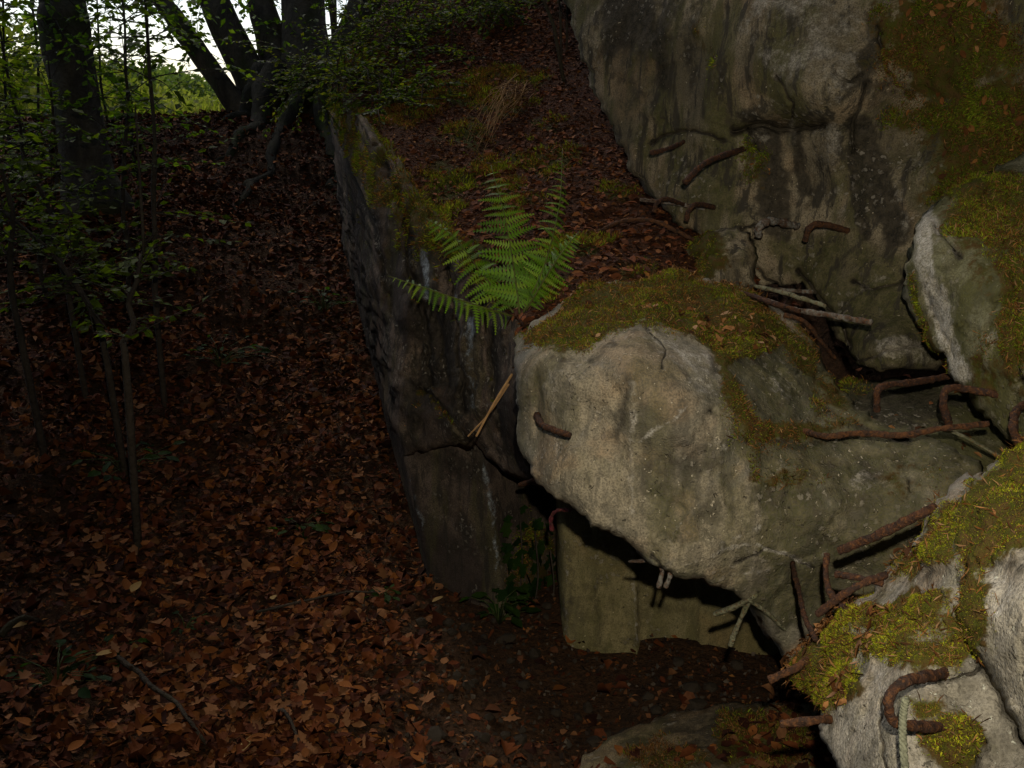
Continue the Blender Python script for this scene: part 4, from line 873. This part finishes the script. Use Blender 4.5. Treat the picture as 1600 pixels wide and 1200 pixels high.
def small_plant(base, nleaf, r, size, cols, label, name='seedling', cat='seedling', stemh=.05):
    e = empty(name, base); tag(e, label, cat)
    parts = []; pos = []; X = []
    for k in range(nleaf):
        a = rng.uniform(0, 6.28); h = rng.uniform(.3, 1) * stemh; rr = r * rng.uniform(.3, 1)
        tip = np.array([math.cos(a) * rr, math.sin(a) * rr, h]); parts.append(tube_geo(np.array([[0, 0, 0], tip * [.4, .4, .8], tip]), np.array([.0018, .0014, .001]), 4)); pos.append(tip); X.append([math.cos(a), math.sin(a), rng.normal(-.1, .25)])
    V, T_ = merge(parts); mesh('stem', V, T_, M['fern'], e, attrs={'col': np.tile([[.06, .08, .02]], (len(V), 1))})
    pos = np.array(pos); X = np.array(X); sz = size * rng.uniform(.6, 1.2, nleaf)
    V, T_ = leaves_geo(pos, X, np.c_[rng.normal(0, .3, (nleaf, 2)), np.ones(nleaf)], sz)
    tag(mesh('leaves', V, T_, M['leaf'], e, smooth=False, attrs={'col': np.repeat(pick(cols, nleaf), len(LT), 0)}), kind='stuff')
G1 = [(.03, .062, .008), (.04, .08, .01), (.022, .045, .007)]
small_plant(gp(470, 830), 16, .10, .06, G1, 'small green seedling among brown leaves left of the wall foot')
small_plant(gp(290, 985), 9, .05, .035, G1, 'tiny bright seedling on the leaf litter at the lower left')
small_plant(gp(165, 1030), 14, .10, .05, G1, 'low dark green plant beside the fallen twig')
small_plant(gp(600, 940), 10, .05, .035, G1, 'tiny seedling near the bottom corner of the leaning wall')
small_plant(gp(505, 490), 26, .16, .045, G1, 'dark low plant at the foot of the wall, halfway up the path', stemh=.14)
small_plant(gp(345, 575), 24, .2, .05, G1, 'low leafy plant at the left edge of the path', stemh=.14)
small_plant(gp(200, 745), 30, .2, .06, G1, 'dark leafy patch on the forest floor left of the path', stemh=.12)
small_plant(gp(90, 1075), 22, .16, .05, [(.02, .045, .01), (.03, .06, .012)], 'dark leafy patch near the lower left corner', stemh=.08)
small_plant(P(780, 968, 3.15) * [1, 1, 0] + [0, 0, .04], 20, .10, .045, G1, 'green leafy plant at the foot of the pale wall edge', stemh=.12)

# ivy on the recess
ivy = empty('ivy', P(820, 980, 3.35)); ib = np.array(ivy.location); tag(ivy, 'dark ivy climbing the recess between leaning wall and overhang', 'ivy')
V0, T0, mk0 = o_data[lower.name]; cen = V0[T0].mean(1); ipx, ipy, idd = frame_px(cen)
wgt = ((ipx > 775) & (ipx < 885) & (ipy > 770) & (ipy < 985) & (idd > 3.0) & (idd < 3.6)).astype(float) * np.clip((ipy - 720) / 200, .2, 1)
pos, nr = tri_sample(V0, T0, wgt, 150)
for k in range(3):
    a = P(800 + 26 * k, 985, 3.3); b_ = P(812 + 24 * k, 800 + 30 * k, 3.3); s = spline(np.array([a, (a + b_) / 2 + [.02, 0, 0], b_]), 14); V, T_ = tube_geo(s - ib, .003, 5); mesh('stem', V, T_, M['twig'], ivy)
ivm = []
for k in range(3):
    t = TM[2].copy(); t[:, 1] *= 1.1; o = mesh('leaf', t, TF, M['leaf'], attrs={'col': np.repeat([[[.02, .05, .01], [.03, .07, .012], [.045, .085, .015]][k]], len(t), 0)}); ivm.append(o.data); bpy.data.objects.remove(o)
for i in range(150):
    o = bpy.data.objects.new('leaf', ivm[i % 3]); C.objects.link(o); o.parent = ivy
    N1 = nr[i] if (nr[i] @ (CAM - pos[i])) > 0 else -nr[i]
    o.matrix_basis = basis(pos[i] + N1 * rng.uniform(.01, .035) - ib, np.array([rng.normal(0, .6), 0, -1]), N1 + unit(1)[0] * .4 + [0, 0, .3], rng.uniform(.035, .06))

# ------------------------------------------------------------------ trees
def trunk_mesh(name, pts, rad, parent, base, material='bark', seg=18, n=50, namp=.02, flare=True):
    s = spline(np.array(pts, float), n); r = np.interp(np.linspace(0, 1, n), np.linspace(0, 1, len(rad)), rad)
    V, T_ = tube_geo(s - base, r, seg, 0); W = V + base
    ctr = np.repeat(s - base, seg, 0); dv = V[:len(ctr)] - ctr; dv /= np.linalg.norm(dv, axis=1)[:, None] + 1e-9
    V[:len(ctr)] += dv * (fbm(W[:len(ctr)] * [1, 1, .35], 5, 4) * namp)[:, None]
    return mesh(name, V, T_, M[material], parent)

LG = [(.07, .12, .012), (.09, .15, .016), (.055, .095, .01), (.12, .17, .02)]
def foliage(name, parent, base, twigs, per, size, cols, flatten=.5, tw_r=.003, material='leaf', tmpl=(LT4, LF4), stem_name='twigs'):
    """twigs: list of paths (world). Leaves alternate along each twig."""
    pos, X, Z, tub = [], [], [], []
    for p in twigs:
        n = len(p); tub.append(tube_geo(p - base, np.linspace(tw_r, tw_r * .35, n), 4, cap=False))
        tt = rng.uniform(.1, 1, per); f = tt * (n - 1.001); i = f.astype(int); q = p[i] + (p[i + 1] - p[i]) * (f - i)[:, None]
        d = p[i + 1] - p[i]; d /= np.linalg.norm(d, axis=1)[:, None] + 1e-9
        s = np.cross(d, np.array([0, 0, 1.])); s /= np.linalg.norm(s, axis=1)[:, None] + 1e-9
        sg = np.where(np.arange(per) % 2, 1, -1)[:, None]
        pos.append(q + s * sg * .01); X.append(s * sg + d * .7 + rng.normal(0, .3, (per, 3)) * [1, 1, .7] - [0, 0, .15]); Z.append(np.array([0, 0, 1.]) + rng.normal(0, flatten, (per, 3)))
    V, T_ = merge(tub); tag(mesh(stem_name, V, T_, M['twig'], parent), kind='stuff')
    pos = np.vstack(pos); n = len(pos); sz = size * rng.uniform(.6, 1.25, n)
    V, T_ = leaves_geo(pos - base, np.vstack(X), np.vstack(Z), sz, *tmpl)
    tag(mesh(name, V, T_, M[material], parent, smooth=False, attrs={'col': np.repeat(pick(cols, n, .35), len(tmpl[0]), 0)}), kind='stuff')

def twig(a, d, L, n=6, droop=.25, wob=.25):
    p = [np.array(a, float)]; d = np.array(d, float); d /= np.linalg.norm(d)
    for k in range(n): d = d + rng.normal(0, wob / n ** .5, 3) * .6 - np.array([0, 0, droop / n]); d /= np.linalg.norm(d); p.append(p[-1] + d * L / n)
    return np.array(p)

# many-stemmed tree at the head of the path
b0 = P(445, 200, 8.2); b0[2] = gz(b0[0], b0[1]) - .1
beech = tag(empty('many_stemmed_tree', b0), 'many-stemmed dark tree fanning out from one root plate at the head of the path', 'tree')
def stemw(pts, widths, top=None):
    p = [P(a, b_, d) for a, b_, d in pts]; dv = p[-1] - p[-2]; dv /= np.linalg.norm(dv)
    dv2 = dv * .7 + np.array([0, 0, .7]); p += [p[-1] + dv * 2, p[-1] + dv * 2 + dv2 * 2.5, p[-1] + dv * 2 + dv2 * 5]
    r = [w * .5 * pts[0][2] / F for w in widths]; return p, r + [r[-1] * .85, r[-1] * .6, r[-1] * .35]
STEMS = [([(430, 222, 8.1), (388, 185, 8.1), (345, 130, 8.05), (300, 68, 8.0), (262, 15, 8.0), (215, -40, 7.95)], [56, 42, 34, 31, 29, 27]),
         ([(440, 230, 8.2), (420, 180, 8.2), (385, 105, 8.2), (345, 25, 8.2), (315, -40, 8.2)], [90, 70, 54, 48, 44]),
         ([(455, 230, 8.3), (447, 160, 8.3), (428, 80, 8.35), (408, 5, 8.4), (398, -50, 8.4)], [90, 74, 54, 44, 40]),
         ([(480, 230, 8.2), (482, 160, 8.2), (476, 60, 8.25), (470, -50, 8.3)], [110, 92, 76, 66]),
         ([(505, 225, 8.1), (525, 140, 8.1), (560, 60, 8.0), (585, -20, 8.0), (605, -80, 8.0)], [100, 82, 62, 60, 52])]
for pts, wd in STEMS:
    p, r = stemw(pts, wd); trunk_mesh('trunk', p, r, beech, b0)
for pts in [[(470, 205, 8.1), (458, 232, 7.6), (420, 262, 7.0), (385, 298, 6.5), (345, 348, 6.0)], [(420, 205, 8.1), (385, 222, 7.8), (340, 238, 7.5), (270, 262, 7.2)], [(440, 215, 8.1), (405, 245, 7.5), (360, 275, 7.1), (320, 296, 6.9)], [(500, 205, 8.1), (515, 240, 7.5), (523, 275, 7.1), (520, 300, 6.8)]]:
    p = np.array([P(*q) for q in pts]); p[1:, 2] = gzn(p[1:, 0], p[1:, 1]) + np.linspace(.05, -.02, len(p) - 1); p[0, 2] = gz(p[0, 0], p[0, 1]) + .3
    q_ = spline(p, 12); q_[1:-1, :2] += rng.normal(0, .035, (10, 2)); q_[3:, 2] = gzn(q_[3:, 0], q_[3:, 1]) + np.linspace(.012, -.03, 9)
    trunk_mesh('root', q_, [.12, .055, .036, .026, .012], beech, b0, 'root', 12, 40, .03)
tw = []
for k in range(36):
    a = P(rng.uniform(180, 560), rng.uniform(-130, -20), rng.uniform(6.8, 8.8)); tw.append(twig(a, [rng.normal(0, .7), rng.normal(0, .7), -.55], rng.uniform(.35, .9)))
for k in range(28):
    pts, wd = STEMS[int(rng.integers(0, 4))]; t = rng.uniform(.3, 1) * (len(pts) - 1.01); i = int(t); q = np.array(pts[i]) + (np.array(pts[i + 1]) - np.array(pts[i])) * (t - i)
    tw.append(twig(P(*q), [rng.normal(0, 1), -abs(rng.normal(0, .6)), rng.normal(0, .3)], rng.uniform(.2, .5)))
foliage('leaves', beech, b0, tw, 16, .055, LG)

# slim trunk seen in the fork
p0 = P(523, 60, 9.6); p0[2] = gz(p0[0], p0[1])
slim = tag(empty('slim_tree', p0), 'slim straight tree seen in the fork of the many-stemmed tree', 'tree')
trunk_mesh('trunk', [p0, p0 + [0, 0, 1.5], p0 + [.02, 0, 4], p0 + [.05, 0, 7]], [.06, .05, .045, .03], slim, p0, seg=10)
tw = [twig(p0 + [0, 0, rng.uniform(1.2, 3.5)], unit(1)[0] * [1, 1, .3], rng.uniform(.5, .9)) for k in range(22)]
foliage('leaves', slim, p0, tw, 12, .06, LG)

# leaning trunk at the left
q0 = P(160, 380, 6.0); q0[2] = gz(q0[0], q0[1]) - .05
left = tag(empty('leaning_tree', q0), 'thick dark leaning trunk at the left behind the saplings', 'tree')
p = [q0, P(140, 270, 6.0), P(118, 150, 6.0), P(98, 30, 6.0), P(88, -40, 6.0)]; p += [p[-1] + [-.1, 0, 2.5], p[-1] + [-.3, .2, 5.5]]
trunk_mesh('trunk', p, [.22, .155, .145, .135, .13, .11, .06], left, q0)
tw = [twig(P(rng.uniform(-60, 230), rng.uniform(-140, 40), rng.uniform(5.2, 7.5)), [rng.normal(0, .7), rng.normal(0, .7), -.4], rng.uniform(.35, .8)) for k in range(60)]
foliage('leaves', left, q0, tw, 14, .055, LG)

# saplings and shrubs left of the path
def shrub(base, stems, ntw, tl, per, size, cols, label, name='sapling', cat='sapling', zlo=.25, r0=.014, group=None):
    base = np.array(base, float); e = tag(empty(name, base), label, cat, group)
    tw = []
    for st in stems:
        st = np.array(st); s = spline(st, 24); V, T_ = tube_geo(s - base, np.linspace(r0, r0 * .35, 24), 7, r0 * .15, 20); mesh('stem', V, T_, M['twig'], e)
        for k in range(ntw):
            i = int(24 * rng.uniform(zlo, .98)); tw.append(twig(s[i], unit(1)[0] * [1, 1, .35] + [0, 0, .15], tl * rng.uniform(.5, 1.2) * (1.15 - i / 30)))
    foliage('leaves', e, base, tw, per, size, cols)
def stem_px(pts):
    p = np.array([P(*q) for q in pts]); p = spline(p, 9); p[1:] += np.cumsum(rng.normal(0, .018, (8, 3)), 0) * [1, 1, .3]; p[0, 2] = gz(p[0, 0], p[0, 1]) - .02; dv = p[-1] - p[-2]; return np.vstack([p, p[-1] + dv * 1.2 + [0, 0, .4]])
LD = [(.06, .085, .008), (.08, .11, .009), (.045, .06, .007), (.10, .13, .012)]
def sap(pts, *a, **k):
    st = stem_px(pts); shrub(st[0], [st], *a, **k)
sap([(250, 545, 4.4), (238, 400, 4.45), (222, 220, 4.5), (212, 60, 4.55), (205, -40, 4.6)], 40, .55, 14, .045, LD, 'tall thin sapling standing nearest the left edge of the path')
sap([(196, 470, 5.2), (190, 300, 5.2), (182, 150, 5.2), (175, -30, 5.2)], 50, .65, 15, .05, LG, 'thin upright sapling between leaning trunk and path', zlo=.35)
sap([(215, 420, 6.2), (214, 250, 6.2), (208, 100, 6.2), (204, -40, 6.2)], 34, .6, 14, .05, LG, 'slender sapling behind, closest to the bright meadow gap', zlo=.35)
sap([(180, 580, 3.9), (120, 450, 4.0), (50, 370, 4.1), (-30, 310, 4.2)], 40, .5, 14, .045, LD, 'bent sapling arching left over the dark undergrowth')
sap([(130, 560, 4.3), (90, 400, 4.4), (60, 280, 4.5), (35, 150, 4.5)], 46, .55, 14, .045, LD, 'leaning sapling at the left with drooping leafy twigs')
sap([(60, 600, 3.8), (30, 420, 3.9), (5, 250, 3.9), (-15, 60, 4.0)], 46, .55, 14, .045, LD, 'sapling at the left border, partly out of view')
sap([(70, 420, 7.2), (62, 280, 7.2), (50, 120, 7.2), (40, -30, 7.2)], 64, .8, 16, .055, LG, 'backlit sapling at the far left behind the leaning trunk', zlo=.2)
sap([(20, 440, 6.4), (20, 280, 6.4), (0, 120, 6.4), (-10, -30, 6.4)], 64, .8, 16, .05, LG, 'backlit sapling at the left border behind the nearer saplings', zlo=.15)
sap([(150, 420, 7.6), (165, 260, 7.6), (160, 120, 7.6), (158, -30, 7.6)], 60, .7, 16, .055, LG, 'leafy backlit sapling just right of the leaning trunk', zlo=.15)
sap([(95, 520, 5.0), (70, 420, 5.0), (85, 320, 5.0), (80, 240, 5.0)], 50, .7, 16, .045, LD, 'bushy young sapling in front of the leaning trunk', zlo=.1)
sap([(190, 600, 3.4), (205, 520, 3.45), (195, 430, 3.5), (200, 380, 3.5)], 18, .3, 10, .04, LD, 'knee-high leafy shoot at the path edge')

# shrub sprays on top of the bank
def bank_shrub(px, py, d, label, n=34, L=.6):
    base = P(px, py, d); e = tag(empty('bilberry_shrub', base), label, 'shrub')
    tw = []
    for k in range(n):
        a = rng.uniform(0, 6.28); dv = np.array([math.cos(a), math.sin(a) - .3, rng.uniform(.1, .9)]); t0 = twig(base + rng.normal(0, .05, 3) * [1, 1, 0], dv, L * rng.uniform(.5, 1.1), 7, .6); tw.append(t0)
        for q in range(3):
            i = int(rng.integers(2, 7)); tw.append(twig(t0[i], (t0[i] - t0[i - 1]) + rng.normal(0, .05, 3), L * .35, 5, .3))
    foliage('leaves', e, base, tw, 22, .026, [(.06, .10, .01), (.09, .12, .012), (.045, .07, .008), (.13, .13, .015)], .35)
bank_shrub(560, 130, 4.9, 'low leafy shrub on the bank edge right of the many-stemmed tree')
bank_shrub(640, 70, 5.2, 'leafy shrub on the upper bank, second from the many-stemmed tree')
bank_shrub(715, 30, 5.4, 'leafy shrub at the top of the bank, middle of the frame', 30)
bank_shrub(620, 160, 4.4, 'small shrub hanging over the wall top', 18, .35)
bank_shrub(800, 20, 5.2, 'sparse shrub beside the upper slab at the top edge', 16, .4)
for k, (a, b_) in enumerate([((885, 110, 4.4), (838, -30, 4.3)), ((878, 70, 4.6), (866, -40, 4.6)), ((886, 60, 4.7), (880, -40, 4.6))]):
    pa, pb = P(*a), P(*b_); V, T_ = tube_geo(np.array([pa - [0, 0, .1], (pa + pb) / 2 + [.01, 0, 0], pb, pb + (pb - pa)]), np.array([.009, .008, .007, .004]) * (1 if k == 0 else .7), 7)
    tag(mesh('bare_shoot', V, T_, M['twig']), ['slanting bare shoot beside the upper slab', 'thin upright bare shoot, left of two beside the upper slab', 'thin upright bare shoot touching the upper slab'][k], 'shoot')

# ------------------------------------------------------------------ meadow and what grows beyond
def bush(base, rx, rz, n, size, cols, label, group=None, name='bush', cat='bush', trunk=False):
    base = np.array(base, float); e = tag(empty(name, base), label, cat, group)
    u = unit(n) * (rng.random((n, 1)) ** .45); u[:, 2] = np.abs(u[:, 2]) if not trunk else u[:, 2]
    lump = 1 + .35 * fbm(u * 1.3 + base, 1.7, 3)[:, None]
    p = u * lump * [rx, rx, rz] + ([0, 0, 0] if not trunk else [0, 0, rz * 1.3])
    V, T_ = leaves_geo(p, unit(n), unit(n) + [0, 0, .6], size * rng.uniform(.6, 1.3, n), LT4, LF4)
    tag(mesh('crown', V, T_, M['leaf'], e, smooth=False, attrs={'col': np.repeat(pick(cols, n, .3), 4, 0)}), kind='stuff')
    if trunk:
        V, T_ = tube_geo(np.array([[0, 0, -.2], [0, 0, rz * .8], [0, 0, rz * 1.6]]), np.array([.2, .15, .06]) * rz / 3, 8); mesh('trunk', V, T_, M['bark'], e)
    else:
        parts = []
        for k in range(5): a = k * 1.26; parts.append(tube_geo(np.array([[0, 0, -.1], [math.cos(a) * rx * .2, math.sin(a) * rx * .2, rz * .4], [math.cos(a) * rx * .5, math.sin(a) * rx * .5, rz * .7]]), np.array([.03, .02, .008]), 5))
        V, T_ = merge(parts); mesh('stem', V, T_, M['twig'], e)
OL = [(.22, .23, .05), (.28, .27, .07), (.17, .19, .04), (.26, .25, .09)]
def far(px, y): return np.array([(px - 800) / F * y * 1.03, y, float(gz(np.array((px - 800) / F * y * 1.03), np.array(y)))])
FARB = [(262, 16, 1.0, .45, 'olive bush in the meadow gap beside the slender sapling'), (325, 24, 1.8, .75, 'rounded sunlit bush in the meadow left of the many-stemmed tree'), (372, 15, 1.0, .5, 'bush behind the leftmost stem of the many-stemmed tree'), (215, 14, 1.2, .7, 'bright bush behind the saplings, left of the meadow gap'),
        (150, 12.5, 1.3, .9, 'backlit bush behind the leaning trunk'), (60, 12, 1.5, 1.2, 'tall backlit bush at the far left behind the saplings'), (-20, 11, 1.4, 1.4, 'backlit bush at the left border'), (450, 22, 1.6, .6, 'bush hidden behind the stems of the many-stemmed tree')]
for px, yy, rx, rz, lb in FARB: bush(far(px, yy), rx, rz, 2600, .11, OL, lb)
for px, yy, rx, rz, lb in [(290, 62, 3.0, 1.0, 'distant tree above the meadow in the gap, nearest the slender sapling'), (345, 70, 4, .8, 'distant tree just left of the first leaning stem'), (240, 58, 3.0, 1.0, 'distant tree behind the saplings'), (180, 60, 4, 1.2, 'distant tree behind the leaning trunk')]:
    bush(far(px, yy), rx, rz, 2500, .4, [(.13, .17, .06), (.17, .2, .07)], lb, name='distant_tree', cat='tree', trunk=True)
n = 60000
yy = 10.0 + 28 * rng.random(n) ** 1.7; az = rng.uniform(-.62, -.12, n); xx = az * yy
pos = np.c_[xx, yy, gzn(xx, yy)]
V, T_, cc = blades(pos, np.tile([0., 0, 1], (n, 1)), .22, .006, pick([(.22, .24, .05), (.28, .27, .07), (.17, .19, .04), (.34, .30, .12)], n), .35)
tag(mesh('meadow_grass', V, T_, M['leaf'], smooth=False, attrs={'col': cc}), 'tall yellow-green meadow grass in the bright gap', 'grass', kind='stuff')

# ------------------------------------------------------------------ the unseen wood around the place: crowns and bushes added to shade it
def crown_mesh(n, R, rz, size):
    u = unit(n) * (rng.random((n, 1)) ** .4); p = u * [R, R, rz] * (1 + .2 * fbm(u, 2, 2)[:, None])
    V, T_ = leaves_geo(p, unit(n), unit(n) + [0, 0, .5], size * rng.uniform(.6, 1.3, n), LT4 * [1, 1.2, 1], LF4)
    o = mesh('crown', V, T_, M['leaf'], smooth=False, attrs={'col': np.repeat(pick(LD, n), 4, 0)}); me = o.data; bpy.data.objects.remove(o); return me
CM = crown_mesh(1050, 4.2, 2.0, .75)
V, T_ = tube_geo(np.array([[0, 0, -.3], [.1, 0, 2], [0, .1, 5], [0, 0, 7]]), np.array([.24, .2, .16, .08]), 12, .02, 4); o = mesh('trunk', V, T_, M['bark']); TMH = o.data; bpy.data.objects.remove(o)
for k, (x, y) in enumerate([(-1.6, -1.8), (2.6, -2.2), (-4.6, 2.2), (4.4, 3.2), (1.0, -6.0), (-5.5, -3.6), (6.8, -2.0), (7.6, 7.4)]):
    e = tag(empty('shade_tree', (x, y, float(gz(x, y)))), 'tall leafy unseen tree of the surrounding wood, its crown added to shade the ruin', 'tree', 'shade trees around the ruin')
    c = bpy.data.objects.new('crown', CM); C.objects.link(c); c.parent = e; c.location = (0, 0, 6.4 + .5 * math.sin(k * 2.1)); c.rotation_euler = (0, 0, k * 1.3); c['kind'] = 'stuff'
    t = bpy.data.objects.new('trunk', TMH); C.objects.link(t); t.parent = e; t.rotation_euler = (0, 0, k * 2.0)
UM = crown_mesh(1500, 1.9, 1.6, .4)  # undergrowth out of view, added to block low light from behind and the sides
for k, (x, y) in enumerate([(-3.6, -2.6), (-1.2, -4.2), (1.6, -4.4), (4.2, -3.2), (5.6, -.4), (-5.6, -.4), (5.4, 2.6), (-6.4, 2.4), (5.6, 5.4)]):
    e = tag(empty('shade_bush', (x, y, float(gz(x, y)))), 'dense dark unseen bush of the surrounding wood, added to block low light', 'bush', 'bushes around the clearing')
    c = bpy.data.objects.new('crown', UM); C.objects.link(c); c.parent = e; c.location = (0, 0, 1.5); c.rotation_euler = (0, 0, k * 1.9); c['kind'] = 'stuff'
